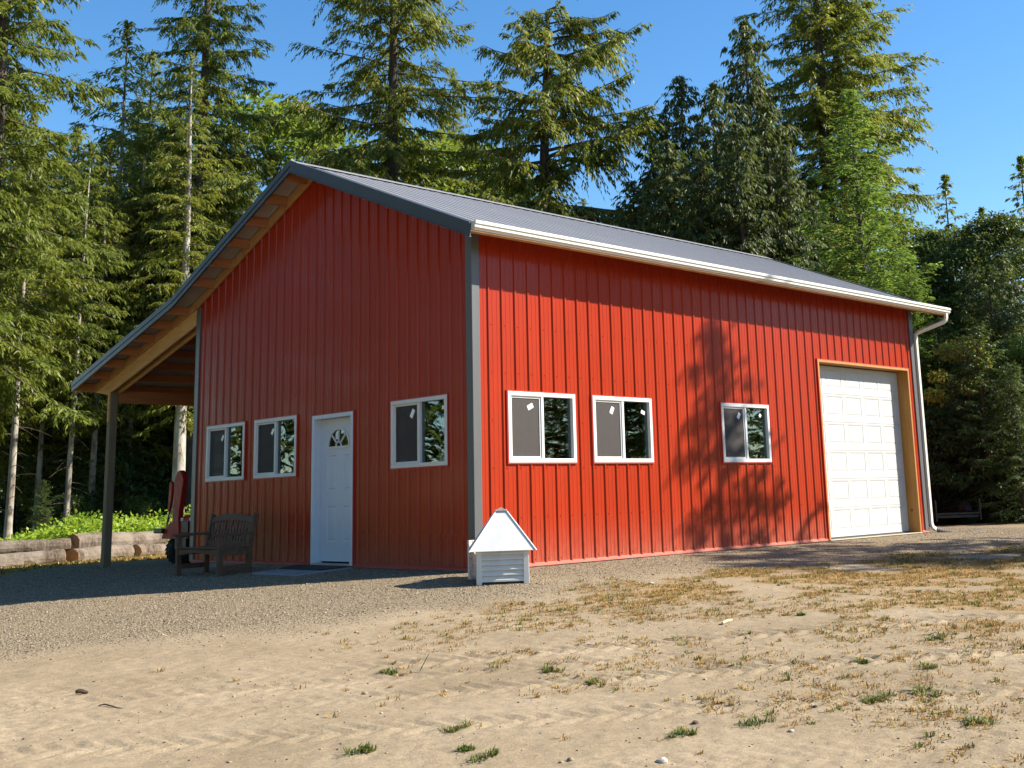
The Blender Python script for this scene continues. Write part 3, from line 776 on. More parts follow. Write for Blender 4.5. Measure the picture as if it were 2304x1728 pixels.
V1, F1 = blades(xd, yd, 18, rng.uniform(.03, .11, len(xd)), rng.uniform(.014, .045, len(xd)), 1.25)
# a few lone tufts in the bare dirt to the left
xe = rng.uniform(-5.5, 0, 90); ye = rng.uniform(-7.5, -2.2, 90)
V2, F2 = blades(xe, ye, 14, rng.uniform(.01, .05, 90), rng.uniform(.015, .045, 90), 1.0)
# yellow strip before the logs
n = 9000; x = rng.uniform(-6, 14, n); y = rng.uniform(11.8, 24, n); _, gm2, _ = masks(x, y); k = rng.uniform(0, 1, n) < gm2; xl, yl = x[k], y[k]
V3, F3 = blades(xl, yl, 7, rng.uniform(.03, .10, len(xl)), rng.uniform(.03, .09, len(xl)), .8, .007)
V = np.concatenate([V1, V2, V3]); Fg = np.concatenate([F1, F2+len(V1), F3+len(V1)+len(V2)])
tag(np_mesh('dry_grass', V, Fg, mg_dry), kind='stuff')
k = rng.uniform(0, 1, len(xd)) < .20; xg, yg = xd[k], yd[k]
V1, F1 = blades(xg, yg, 12, rng.uniform(.015, .055, len(xg)), rng.uniform(.02, .055, len(xg)), 1.0, .004)
k = (rng.uniform(0, 1, len(xl)) < .35*(vnoise(xl, yl, 1.5, 77) > .45)); xg, yg = xl[k], yl[k]
V2, F2 = blades(xg, yg, 9, rng.uniform(.03, .10, len(xg)), rng.uniform(.04, .09, len(xg)), .8, .008)
tag(np_mesh('green_grass', np.concatenate([V1, V2]), np.concatenate([F1, F2+len(V1)]), mg_green), kind='stuff')
tufts = [(-3.7,0)]
def on_ground(px, py):
    """where the sight line through a photo point meets the sloping ground"""
    d = cf + cr*((px-PX)/FPX) - cu*((py-PY)/FPX); a, b = .5, 80.
    for _ in range(60):
        m_ = (a+b)/2; p = CP+d*m_
        if p[2] > float(gz(np.array(p[0]), np.array(p[1]))): a = m_
        else: b = m_
    return (CP+d*a)[:2]
TUFTS = [(833,1693,.13,'wide flat green tuft of grass near the bottom edge, leftmost of the row there'),
 (875,1516,.10,'lone green tuft of grass on bare dirt below the entry door side'),
 (1021,1648,.12,'green tuft of grass just above the bottom pair of tufts'),
 (1047,1693,.09,'small green tuft of grass, left one of the bottom pair'),
 (1104,1706,.13,'brown and green tuft of grass, right one of the bottom pair'),
 (1238,1510,.13,'dark green tuft of grass below the cupola, left end of a short row'),
 (1329,1537,.12,'pale green tuft of grass below and right of the dark green one'),
 (1527,1661,.15,'thick dark green tuft of grass, left one of the two largest in the middle foreground'),
 (1697,1635,.15,'thick dark green tuft of grass, right one of the two largest in the middle foreground'),
 (1800,1387,.11,'small dark green tuft of grass far up the slope below the garage door'),
 (1933,1492,.13,'dark flat green tuft of grass in the right half, above the spiky one'),
 (1955,1582,.15,'spiky green tuft of grass left of the widest dark one'),
 (2095,1506,.12,'bright green tuft of grass among dry straw at the right'),
 (2100,1558,.16,'widest dark green tuft of grass at the right'),
 (2110,1438,.12,'olive green tuft of grass in the upper right straw patch'),
 (2190,1632,.20,'broad green clump of grass near the right bottom corner')]
for i, (px, py, w, lab) in enumerate(TUFTS):
    p = on_ground(px, py); n_ = int(rng.integers(3, 7)); w = w*rng.uniform(.8, 1.15)
    cx = p[0]+rng.normal(0, w*.36, n_); cy = p[1]+rng.normal(0, w*.20, n_)
    V, Fg = blades(cx, cy, int(110/n_), w*rng.uniform(.12, .42, n_), rng.uniform(.022, .05, n_)+w*.10, 1.25, .0036)
    V = V-np.array([p[0], p[1], 0]); o = np_mesh('grass_tuft', V, Fg, mg_green); o.location = (p[0], p[1], 0)
    tag(o, lab, 'grass tuft', 'green grass tufts growing in the dirt')

# =================================================================== PROPS
# ---- bench, facing away from the gable wall
bz = -.125
bench = empty('garden_bench', (-.897, 4.81, bz), 0, 'brown slatted wooden garden bench with arched back against the red gable wall', 'bench')
BM = MT['bench']; hw, hd = .66, .285    # half width along y, half depth along x
for sy in (-1, 1):
    yy = sy*(hw-.035)
    MB().box((-hd, yy-.035, -.02), (-hd+.07, yy+.035, .575)).build('leg', BM, bench, .004)
    m = MB(); poly = [(hd-.13,-.02), (hd-.06,-.02), (hd-.05,.40), (hd+.035,.86), (hd-.03,.875), (hd-.12,.42)]
    m.prism(poly, lambda u, v, d: (u, d, v), yy-.03, yy+.03); m.build('leg', BM, bench, .004)
    m = MB(); poly = [(-hd-.05,.565), (hd-.02,.575), (hd-.02,.61), (-hd+.10,.612), (-hd-.03,.60), (-hd-.06,.585)]
    m.prism(poly, lambda u, v, d: (u, d, v), yy-.042, yy+.042); m.build('armrest', BM, bench, .006)
    MB().box((-hd+.07, yy-.018, .10), (hd-.12, yy+.018, .17)).build('stretcher', BM, bench, .003)
    MB().box((-hd+.07, yy-.02, .30), (hd-.10, yy+.02, .39)).build('side_rail', BM, bench, .003)
# curved front apron
N = 14; m = MB(); up_ = []; lo_ = []
for k in range(N+1):
    u = -hw+.07+(2*hw-.14)*k/N; s_ = abs(2*k/N-1); up_.append((u, .385)); lo_.append((u, .30+.03*math.cos(s_*math.pi*.5)-.012*s_**4))
m.prism(up_+lo_[::-1], lambda u, v, d: (d, u, v), -hd+.01, -hd+.04); m.build('front_apron', BM, bench, .003)
# seat slats, dished
m = MB()
for k in range(7):
    x0 = -hd-.005+k*.072; z = .405-.018*math.sin(math.pi*k/6)
    m.box((x0, -hw+.03 if 0 < k < 6 else -hw+.07, z-.010), (x0+.062, hw-.03 if 0 < k < 6 else hw-.07, z+.010))
m.build('seat', BM, bench, .003)
# arched top rail, lower rail, wavy back slats
xb = lambda z: hd-.09+(z-.42)*.20
m = MB(); top = []; bot = []
for k in range(17):
    u = -hw+.065+(2*hw-.13)*k/16; a_ = 1-(2*k/16-1)**2; top.append((u, .815+.062*a_)); bot.append((u, .735+.050*a_))
m.prism(top+bot[::-1], lambda u, v, d: (xb(v)+d, u, v), -.018, .018); m.build('top_rail', BM, bench, .003)
MB().box((xb(.46)-.018, -hw+.065, .425), (xb(.46)+.018, hw-.065, .485)).build('lower_rail', BM, bench, .003)
for k in range(13):
    u0 = -hw+.125+(2*hw-.25)*k/12; m = MB(); L_ = []; R_ = []
    for q in range(9):
        z = .48+.29*q/8; c_ = u0+.016*math.sin(q/8*2*math.pi)*(1 if k % 2 else -1); L_.append((c_-.026, z)); R_.append((c_+.026, z))
    m.prism(L_+R_[::-1], lambda u, v, d: (xb(v)+d, u, v), -.009, .009); m.build('back_slat', BM, bench)

# ---- cupola standing on the gravel
ca = Vector((-.843, -1.027)); cd = Vector((.777, -.63)).normalized(); cn = Vector((.63, .777)).normalized(); cs = .585
cc = ca+cd*cs/2+cn*cs/2; cz = float(gh(cc.x, cc.y)[0])+.005
cup = empty('cupola', (cc.x, cc.y, cz), math.atan2(cd.y, cd.x), 'white louvered roof cupola with a pyramid top standing on the gravel by the barn corner', 'cupola')
h2 = cs/2; CH = .375
m = MB()
for sx in (-1, 1):
    for sy in (-1, 1):
        m.box((sx*h2, sy*h2, -.03), (sx*(h2-.062), sy*(h2-.062), CH))
m.build('corner_post', MT['cupw'], cup, .004)
for q in range(4):
    a_ = q*math.pi/2; c_, s_ = round(math.cos(a_)), round(math.sin(a_))
    T4 = lambda u, w, z: (c_*u+s_*w, s_*u-c_*w, z)
    m = MB()
    m.prism([(h2-.03,.01),(h2-.004,.01),(h2-.004,.028),(h2-.03,.028)], lambda u, v, d: T4(d, u, v), -h2+.06, h2-.06)
    m.box(T4(-h2+.06, h2-.03, CH-.035), T4(h2-.06, h2-.003, CH-.001))
    for k in range(6):
        z0 = .018+k*.0575
        m.prism([(h2-.036, z0+.060), (h2-.030, z0+.066), (h2-.004, z0+.010), (h2-.006, z0), (h2-.012, z0)], lambda u, v, d: T4(d, u, v), -h2+.058, h2-.058)
    m.build('louver_panel', MT['cupw'], cup)
MB().box((-h2+.045,-h2+.045,-.02), (h2-.045,h2-.045,CH-.01)).build('core', MT['dark'], cup)
ro = h2+.075; rt_ = .055; z0, z1 = CH-.03, CH+.405
m = MB(); m.add([(-ro,-ro,z0),(ro,-ro,z0),(ro,ro,z0),(-ro,ro,z0),(-rt_,-rt_,z1),(rt_,-rt_,z1),(rt_,rt_,z1),(-rt_,rt_,z1),
   (-ro+.02,-ro+.02,z0-.004),(ro-.02,-ro+.02,z0-.004),(ro-.02,ro-.02,z0-.004),(-ro+.02,ro-.02,z0-.004),(0,0,z1-.06)],
   [(0,1,5,4),(1,2,6,5),(2,3,7,6),(3,0,4,7),(4,5,6,7),(0,8,9,1),(1,9,10,2),(2,10,11,3),(3,11,8,0),(8,12,9),(9,12,10),(10,12,11),(11,12,8)])
m.build('pyramid_roof', MT['cupw'], cup)
for sx, sy in ((-1,-1),(1,-1),(1,1),(-1,1)):
    MB().beam((sx*(ro+.006), sy*(ro+.006), z0-.004), (sx*(rt_), sy*(rt_), z1+.006), .016, .010).build('hip_trim', MT['white'], cup, .002)
m = MB(); k_ = .078
m.add([(-k_,-k_,z1-.004),(k_,-k_,z1-.004),(k_,k_,z1-.004),(-k_,k_,z1-.004),(0,0,z1+.038)], [(0,1,4),(1,2,4),(2,3,4),(3,0,4),(3,2,1,0)]); m.build('cap', MT['capm'], cup)
# wrapped sheet leaning behind the cupola
m = MB(); 
for k in range(9):
    x0 = -.24+k*.05; m.hexa([(x0,-.02,-.02),(x0+.047,-.02,-.02),(x0+.047,.03,-.02),(x0,.03,-.02),(x0+.03,.05,.42),(x0+.077,.05,.42),(x0+.077,.085,.42),(x0+.03,.085,.42)])
o = m.build('wrapped_bundle', MT['film'], None, .006); bx_ = cc+cn*.42-cd*.16; o.location = (bx_.x, bx_.y, float(gh(bx_.x, bx_.y)[0])+.01); o.rotation_euler = (0, 0, math.atan2(cd.y, cd.x)+.5)
tag(o, 'film-wrapped bundle of strips leaning behind the white cupola', 'bundle')

# ---- tractor under the lean-to, nose towards the front
tx, ty = .85, 9.35; tz = -.185
tr = empty('compact_tractor', (tx, ty, tz), 0, 'red compact tractor with folded loader boom parked under the lean-to', 'tractor')
def wheel(x, y, r, w, name='front_wheel'):
    m = MB(); prof = [(r*.55,-w/2),(r*.86,-w/2),(r*.97,-w*.36),(r,-w*.12),(r,w*.12),(r*.97,w*.36),(r*.86,w/2),(r*.55,w/2)]
    n = 36; P = [(x+a*math.cos(2*math.pi*k/n), y+b, r+a*math.sin(2*math.pi*k/n)) for k in range(n) for a, b in prof]
    q = len(prof); m.add(P, [(k*q+j, k*q+(j+1) % q, ((k+1) % n)*q+(j+1) % q, ((k+1) % n)*q+j) for k in range(n) for j in range(q)])
    for k in range(22):
        a0 = 2*math.pi*k/22
        for sg in (-1, 1):
            a1 = a0+.10*sg+.05
            m.beam((x+(r+.004)*math.cos(a0), y, r+(r+.004)*math.sin(a0)), (x+(r-.004)*math.cos(a1+.12), y+sg*w*.44, r+(r-.004)*math.sin(a1+.12)), .024, .024, (math.cos(a0), 0, math.sin(a0)))
    wh = m.build(name, MT['rubber'], tr, smooth=False)
    m = MB(); n = 24
    for (ra, ya, rb, yb) in ((r*.58,-w*.5,r*.50,-w*.22),(r*.50,-w*.22,r*.22,-w*.26),(r*.22,-w*.26,r*.20,-w*.40),(r*.20,-w*.40,.001,-w*.40),
                              (r*.58,w*.5,r*.50,w*.22),(r*.50,w*.22,r*.22,w*.26),(r*.22,w*.26,r*.20,w*.40),(r*.20,w*.40,.001,w*.40)):
        P = [(x+q_*math.cos(2*math.pi*k/n), y+yy, r+q_*math.sin(2*math.pi*k/n)) for k in range(n) for q_, yy in ((ra, ya), (rb, yb))]
        m.add(P, [(2*k, 2*k+1, (2*k+3) % (2*n), (2*k+2) % (2*n)) for k in range(n)])
    m.build('rim', MT['rim'], wh)
    m = MB()
    for k in range(5):
        a0 = 2*math.pi*k/5; m.tube([(x+r*.33*math.cos(a0), y-w*.32, r+r*.33*math.sin(a0)), (x+r*.33*math.cos(a0), y-w*.18, r+r*.33*math.sin(a0))], .014, 6)
    m.build('lug_nuts', MT['steel'], wh)
wheel(.30, .66, .27, .20); wheel(.30, -.52, .27, .20)
wheel(1.85, .62, .46, .30, 'rear_wheel'); wheel(1.85, -.62, .46, .30, 'rear_wheel')
m = MB(); m.box((.02,-.16,.26), (2.0,.16,.52)); m.box((-.05,-.22,.30), (.10,.22,.50)); m.tube([(.30,-.55,.29),(.30,.62,.29)], .045); m.tube([(1.85,-.6,.46),(1.85,.6,.46)], .07)
m.build('chassis', MT['black'], tr, .01)
m = MB(); poly = [(.06,.52),(.04,.80),(.10,.90),(.55,.98),(1.15,1.0),(1.18,.52)]; m.prism(poly, lambda u, v, d: (u, d, v), -.21, .21); m.build('hood', MT['tred'], tr, .03)
m = MB(); m.box((.02,-.14,.60), (.045,.14,.80)); m.build('grille', MT['black'], tr, .004)
for sy in (-1, 1): MB().box((.045, sy*.17-.035, .80), (.085, sy*.17+.035, .865)).build('headlight', MT['label'], tr, .008)
for sy in (-1, 1):
    m = MB(); poly = [(1.38,.62),(1.40,.98),(1.55,1.06),(2.05,1.06),(2.25,.92),(2.25,.84),(2.02,.98),(1.60,.98),(1.50,.90),(1.50,.62)]
    m.prism(poly, lambda u, v, d: (u, d, v), sy*.46, sy*.78); m.build('fender', MT['tred'], tr, .01)
m = MB(); m.box((1.60,-.22,.78), (2.02,.22,.88)); m.box((1.98,-.22,.86), (2.08,.22,1.22)); m.build('seat', MT['black'], tr, .03)
m = MB(); m.tube([(1.22,0,.98),(1.40,0,1.14)], .02); m.tube([(1.40+.05*math.sin(t)*0+.12*math.cos(t)*.5, .19*math.sin(t), 1.14+.12*math.cos(t)*.8) for t in [k*math.pi/9 for k in range(19)]], .014, 6, False); m.build('steering_wheel', MT['black'], tr)
for sy in (-1, 1): m = MB().beam((2.2, sy*.45, .5), (2.2, sy*.45, 2.05), .06, .06, (1,0,0)); m.build('roll_bar', MT['black'], tr, .008)
MB().box((2.17,-.48,2.02), (2.23,.48,2.08)).build('roll_bar', MT['black'], tr, .008)
# folded boom carried upright beside the nose
yo = 9.35; zo = tz
bp = [(10.02,.30),(9.86,.55),(9.80,.95),(9.83,1.28),(9.78,1.44),(9.70,1.53),(9.60,1.55),(9.50,1.46),(9.45,1.36),(9.50,1.15),(9.58,.80),(9.62,.55),(9.72,.30)]
m = MB(); m.prism([(a_-yo, b_-zo) for a_, b_ in bp], lambda u, v, d: (d, u, v), .02, .12); m.build('loader_boom', MT['tred'], tr, .012)
m = MB(); m.prism([(a_-yo, b_-zo) for a_, b_ in ((9.93,1.36),(9.99,1.30),(10.03,.82),(9.97,.80),(9.90,1.0),(9.87,1.30))], lambda u, v, d: (d, u, v), .01, .06); m.build('cylinder_body', MT['tred'], tr, .008)
m = MB(); m.tube([(.035, 10.00-yo, .83-zo), (.035, 10.13-yo, .38-zo)], .014, 8); m.tube([(.035, 10.01-yo, .70-zo), (.035, 10.06-yo, .60-zo)], .022, 8); m.build('cylinder_rod', MT['chrome'], tr)
m = MB(); m.prism([(a_-yo, b_-zo) for a_, b_ in ((10.22,.30),(10.16,.43),(9.9,.60),(9.55,.62),(9.5,.30))], lambda u, v, d: (d, u, v), .0, .14); m.build('boom_bracket', MT['tred'], tr, .01)
m = MB(); m.box((-.06, 10.44-yo, .40-zo), (.30, 10.10-yo, .49-zo)); m.build('front_guard', MT['black'], tr, .02)

# ---- drain pipe at the far corner
pts = [(11.12,-.12,.02),(11.20,-.22,-.02),(11.35,-.40,-.06),(11.55,-.60,-.055),(11.75,-.70,-.06),(11.8,-.72,-.06)]
m = MB(); P = []; Rr = []
for i in range(len(pts)-1):
    a_, b_ = Vector(pts[i]), Vector(pts[i+1]); k_ = max(2, int((b_-a_).length/.02))
    for j in range(k_): P.append(a_.lerp(b_, j/k_)); Rr.append(.042+(.004 if len(P) % 2 else 0))
m.tube(P, Rr, 10); tag(m.build('drain_pipe', MT['pipe'], None, smooth=False), 'grey corrugated drain pipe lying on gravel at the foot of the white downspout', 'pipe')

# ---- low dark trailer beyond the far corner
px_, py_ = bearing(2152, 27.0); 
tl = empty('utility_trailer', (px_, py_, float(gh(px_, py_)[0])), math.atan2(cr[1], cr[0])+.12, 'low black utility trailer half hidden in shade beyond the far barn corner', 'trailer')
MB().box((-.48,.01,.16), (.48,1.7,.22)).build('bed', MT['black'], tl, .01)
for sx in (-1, 1): MB().box((sx*.50-.015,0,.26), (sx*.50+.015,1.7,.30)).build('side_rail', MT['black'], tl); MB().box((sx*.50-.015,-.02,.10), (sx*.50+.015,.02,.55)).build('corner_stake', MT['black'], tl)
MB().box((-.485,-.015,.24), (.485,.01,.27)).build('tail_rail', MT['black'], tl)
for sx in (-1, 1):
    m = MB(); m.tube([(sx*.58-.07,.9,.24),(sx*.58+.07,.9,.24)], .24, 20); m.build('wheel', MT['rubber'], tl, .02)

# ---- logs
lm = m_bark('log_bark', (.045,.034,.024), (.19,.145,.105), (.23,.19,.15), 16.)
lend = m_wood('log_end', (.30,.13,.04), (.42,.23,.09), (4,4,4), .8, 4, False)
LOGS = [(-260,30.0,162,30.6,.175,.40,'long upper log of the pile whose pale cut end shows left of the lean-to post'),
        (-300,28.9,150,29.8,.19,.13,'long lower log of the pile in front at the far left'),
        (168,30.2,330,32.4,.19,.13,'log with a brown round cut end facing left, just left of the lean-to post'),
        (170,31.2,400,33.6,.22,.40,'thick upper log of the pile passing behind the lean-to post'),
        (310,31.8,470,34.6,.17,.12,'lower log of the pile between the lean-to post and the tractor wheel'),
        (-320,28.1,60,28.6,.09,.03,'thin log lying in the grass in front of the pile')]
for (pa, da, pb, db, r_, hc, lab) in LOGS:
    A_ = Vector((*bearing(pa, da), 0)); B_ = Vector((*bearing(pb, db), 0))
    A_.z = float(gh(A_.x, A_.y)[0])+hc; B_.z = float(gh(B_.x, B_.y)[0])+hc
    m = MB(); pts = []; rad = []; K = 26
    for k in range(K+1):
        f = k/K; p = A_.lerp(B_, f); p.z += .015*math.sin(f*7+pa); pts.append(p); rad.append(r_*(1.06-.12*f)*(1+.025*math.sin(k*1.9+pb)+.02*math.sin(k*4.1)))
    m.tube(pts, rad, 14)
    jr = random.Random(pa); m.v = [(x_+jr.uniform(-.009,.009), y_+jr.uniform(-.009,.009), z_+jr.uniform(-.009,.009)) for x_, y_, z_ in m.v]
    o = m.build('log', lm, None, smooth=False); tag(o, lab, 'log', 'felled logs piled before the woods')
    for P0_, P1_, rr_ in ((pts[0], pts[1], rad[0]), (pts[-1], pts[-2], rad[-1])):
        d_ = (P0_-P1_).normalized(); m = MB(); m.tube([P0_-d_*.01, P0_+d_*.006], rr_*.97, 18); m.build('cut_end', lend, o)

# ---- stones and sticks lying on the dirt
for i, (px, py, r_, lab) in enumerate([(1490,1722,.030,'pale rounded rock at the very bottom of the dirt yard'), (1565,1632,.022,'dark brown rock above the thick green tufts'), (820,1562,.022,'yellowish flat rock in the left tyre track'), (1465,1312,.03,'pale rock on the gravel edge below the second window'), (1780,1650,.018,'small pale rock right of the thick green tufts')]):
    p = on_ground(px, py); bm = bmesh.new(); bmesh.ops.create_icosphere(bm, subdivisions=2, radius=r_); rr_ = random.Random(i)
    for v in bm.verts: v.co *= rr_.uniform(.82, 1.12); v.co.z *= .55
    me = bpy.data.meshes.new('rock'); bm.to_mesh(me); bm.free(); me.materials.append(m_plain('rock_%d' % i, [(.42,.38,.32),(.09,.06,.045),(.26,.19,.10),(.42,.38,.33),(.36,.32,.27)][i], .85, 0, .2, 30))
    o = bpy.data.objects.new('rock', me); col.objects.link(o); o.location = (p[0], p[1], float(gh(p[0], p[1])[0])+r_*.2); tag(o, lab, 'rock', 'rocks lying in the yard')
for i, (px, py, qx, qy, r_, lab) in enumerate([(222,1592,278,1596,.005,'long thin dark stick on the dirt at the lower left'), (1626,1408,1648,1398,.014,'pale split piece of wood among the dry grass'), (170,1566,198,1564,.016,'short dark chunk of bark on the dirt at the lower left'), (945,1512,968,1488,.004,'thin weed stalk standing up by a green tuft')]):
    p = on_ground(px, py); q = on_ground(qx, qy) if i != 3 else p+np.array([.05, -.04]); m = MB()
    P3 = [(p[0]+(q[0]-p[0])*f, p[1]+(q[1]-p[1])*f, float(gh(p[0]+(q[0]-p[0])*f, p[1]+(q[1]-p[1])*f)[0])+r_+(.11*f if i == 3 else .006*math.sin(f*5))) for f in (0,.25,.5,.75,1)]
    m.tube(P3, [r_*.8, r_, r_*.9, r_*.8, r_*.5], 6); tag(m.build('stick', m_plain('stick_%d' % i, [(.05,.035,.025),(.48,.36,.22),(.06,.035,.02),(.10,.11,.03)][i], .85)), lab, 'stick', 'bits of wood lying in the yard')

# =================================================================== TREES
f_fir = m_foliage('fir_needles', [(.022,.042,.010), (.070,.105,.014), (.14,.180,.020), (.235,.25,.032)], .40, .5)
f_dark = m_foliage('cedar_needles', [(.010,.026,.010), (.024,.052,.014), (.048,.085,.018), (.15,.15,.03)], .28, .55, .6, .3)  # last stop paints brownish sunlit tips onto random sprays
f_young = m_foliage('young_fir_needles', [(.045,.11,.020), (.09,.19,.026), (.13,.25,.034), (.20,.28,.045)], .42, .5)
f_yel = m_foliage('old_fir_needles', [(.030,.048,.009), (.095,.125,.014), (.18,.205,.020), (.29,.27,.035)], .42, .5)
f_mapl = m_foliage('maple_leaves', [(.035,.085,.014), (.075,.16,.022), (.12,.21,.026), (.25,.26,.035)], .45, .45)
f_shrub = m_foliage('bramble_leaves', [(.12,.26,.02), (.20,.36,.03), (.32,.45,.04), (.50,.52,.06)], .5, .5, 1.2, .3)
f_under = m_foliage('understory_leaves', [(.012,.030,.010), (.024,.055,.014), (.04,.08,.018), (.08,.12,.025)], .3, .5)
f_autumn = m_foliage('turning_leaves', [(.12,.15,.02), (.26,.24,.03), (.42,.33,.04), (.52,.40,.06)], .5, .5)
b_dark = m_bark('fir_bark', (.035,.028,.022), (.11,.092,.075), None, 6.)
b_pale = m_bark('lichened_bark', (.12,.10,.08), (.30,.26,.21), (.48,.45,.39), 7.)
b_twig = m_bark('twig_bark', (.05,.04,.03), (.14,.115,.085), None, 9.)

def diamonds(P, D, Nn, ln, wd):
    """leaf sprays: P base, D direction, Nn plane normal, length, width"""
    side = np.cross(D, Nn); side /= np.linalg.norm(side, axis=1)[:,None]+1e-9
    ln = ln[:,None]; wd = wd[:,None]
    sag = np.array([0, 0, -1.])*ln*.10
    V = np.stack([P, P+D*ln*.42+side*wd, P+D*ln+sag, P+D*ln*.42-side*wd], 1).reshape(-1, 3)
    n = len(P); return V, (np.arange(n)*4)[:,None]+np.arange(4)[None]

class Tubes:
    def __init__(s): s.V = []; s.F = []; s.n = 0
    def add(s, P, r, k=4):
        P = np.asarray(P, float); r = np.asarray(r, float)*np.ones(len(P))
        D = np.gradient(P, axis=0); D /= np.linalg.norm(D, axis=1)[:,None]+1e-9
        ref = np.where(np.abs(D[:,2:3]) > .9, np.array([[1.,0,0]]), np.array([[0,0,1.]]))
        a = np.cross(D, ref); a /= np.linalg.norm(a, axis=1)[:,None]; b = np.cross(D, a)
        t = np.arange(k)*2*np.pi/k
        ring = P[:,None]+(a[:,None]*np.cos(t)[None,:,None]+b[:,None]*np.sin(t)[None,:,None])*r[:,None,None]
        i = np.arange(len(P)-1)[:,None]*k; j = np.arange(k)[None]; j2 = (j+1) % k
        s.F.append((np.stack([i+j, i+j2, i+k+j2, i+k+j], -1).reshape(-1, 4))+s.n)
        s.V.append(ring.reshape(-1, 3)); s.n += len(P)*k
    def mesh(s, name, mat, parent): return np_mesh(name, np.concatenate(s.V), np.concatenate(s.F), mat, parent, True)

def conifer(name, seed, H, z0, rmax, nb, prof, fol, bark, r0=.30, elev=(-.15,.6), droop=.35, up=.12, dens=13., twmax=1.1,
            spacing=.085, sl=.20, sw=.034, hang=.35, asym=None, lean=(0,0), dead=0, gaps=.0, trunk_top=1., limb_r=.035):
    r = np.random.default_rng(seed)
    root = empty(name)
    tz_ = np.linspace(0, 1, 15); wob = np.cumsum(r.normal(0, .02, (15, 2)), 0)*H/30
    TX = lean[0]*tz_**1.3*H+wob[:,0]; TY = lean[1]*tz_**1.3*H+wob[:,1]
    tk = Tubes(); tr_ = r0*(1-tz_*trunk_top)**.85+.012; tr_[0] *= 1.25
    tk.add(np.stack([TX, TY, tz_*H-.0], -1)-np.array([0,0,.15]), tr_, 9)
    lb = Tubes(); Pn=[]; Dn=[]; Nn=[]; Ls=[]
    for q in range(dead):           # dead snags on the bare bole
        z = H*r.uniform(.08, z0/H+.12); f = z/H; a = r.uniform(0, 6.28); l = r.uniform(.3, 1.5)
        p0 = np.array([np.interp(f, tz_, TX), np.interp(f, tz_, TY), z]); d = np.array([np.cos(a), np.sin(a), r.uniform(-.35, .25)])
        s_ = np.linspace(0, 1, 4)[:,None]; lb.add(p0+d*l*s_-np.array([0,0,1])*(s_**2)*.25*l, np.linspace(.018, .005, 4), 3)
    for b in range(nb):
        t = (b+r.uniform(0, 1))/nb
        if r.uniform() < gaps: continue
        z = z0+(H-z0)*t**.92; f = z/H
        L_ = rmax*prof(t)*r.uniform(.55, 1.15); a = b*2.39996+r.normal(0, .35)
        if asym: L_ *= max(.15, 1+asym[0]*math.cos(a-asym[1]))
        e = elev[0]+(elev[1]-elev[0])*t+r.normal(0, .10)
        hd_ = np.array([math.cos(a), math.sin(a), 0]); lat = np.array([-hd_[1], hd_[0], 0])
        p0 = np.array([np.interp(f, tz_, TX), np.interp(f, tz_, TY), z])
        s_ = np.linspace(0, 1, 7); dr = droop*r.uniform(.6, 1.4)
        bend = r.normal(0, .12)
        C = p0+hd_*L_*s_[:,None]+lat*(bend*L_*s_**2)[:,None]+np.array([0,0,1])*(L_*(math.tan(e)*s_-dr*s_**2+up*s_**4))[:,None]
        lb.add(C, (limb_r*(L_/3)**.8)*(1-s_*.85), 4)
        m = max(4, int(L_*dens)); sp = np.sort(r.uniform(.10, 1, m)); sd_ = np.where(r.uniform(0, 1, m) < .5, -1., 1.)
        # patchy foliage along the limb
        patch = .55+.45*np.sin(sp*r.uniform(6, 13)+r.uniform(0, 6))
        tl_ = np.minimum(twmax, (.16+.42*L_*np.sin(np.clip(sp*1.05, 0, 1)**.8*np.pi*.86)**.9*.62))*r.uniform(.55, 1.15, m)*patch+.10
        base = np.stack([np.interp(sp, s_, C[:,k]) for k in range(3)], -1)
        ang = r.normal(.95, .22, m)*(1-.75*sp**6)
        td = hd_*np.cos(ang)[:,None]+lat*(np.sin(ang)*sd_)[:,None]+np.array([0,0,1])*(r.normal(.05, .16, m))[:,None]
        cnt = np.maximum(3, (tl_/spacing).astype(int)); I = np.repeat(np.arange(m), cnt)
        u = np.concatenate([(np.arange(c)+r.uniform(.1, .9))/c for c in cnt])
        l_ = tl_[I]*u; n = len(I); hg = hang*r.uniform(.4, 1.5, m)[I]
        P_ = base[I]+td[I]*l_[:,None]+np.array([0,0,-1.])*(hg*l_**1.5)[:,None]+r.normal(0, .022, (n, 3))
        sgn = np.where(np.arange(n) % 2 == 0, 1., -1.); perp = np.cross(td[I], np.array([0,0,1.]))
        D_ = td[I]*.75+perp*(sgn*r.uniform(.1, .9, n))[:,None]+np.array([0,0,-1.])*(hang*.9+hg*l_*1.1)[:,None]+r.normal(0, .22, (n, 3))
        D_ /= np.linalg.norm(D_, axis=1)[:,None]
        N_ = np.array([0,0,1.])+r.normal(0, .55, (n, 3))
        Pn.append(P_); Dn.append(D_); Nn.append(N_); Ls.append(sl*r.uniform(.6, 1.25, n)*(1-.25*u))
    # leader
    n = 160; zz = H-r.uniform(0, 1, n)**1.5*H*.06; a = r.uniform(0, 6.28, n); f = zz/H
    Pn.append(np.stack([np.interp(f, tz_, TX), np.interp(f, tz_, TY), zz-.1], -1)); d = np.stack([np.cos(a)*.7, np.sin(a)*.7, r.uniform(.2, .9, n)], -1)
    Dn.append(d/np.linalg.norm(d, axis=1)[:,None]); Nn.append(r.normal(0, 1, (n, 3))); Ls.append(np.full(n, sl*.9))
    P_, D_, N_, l_ = np.concatenate(Pn), np.concatenate(Dn), np.concatenate(Nn), np.concatenate(Ls)
    V, Fq = diamonds(P_, D_, N_, l_, l_*sw/sl)
    tk.mesh('trunk', bark, root); lb.mesh('branches', b_twig, root)
    c = np_mesh('crown', V, Fq, fol, root)
    root['_H'] = H
    return root

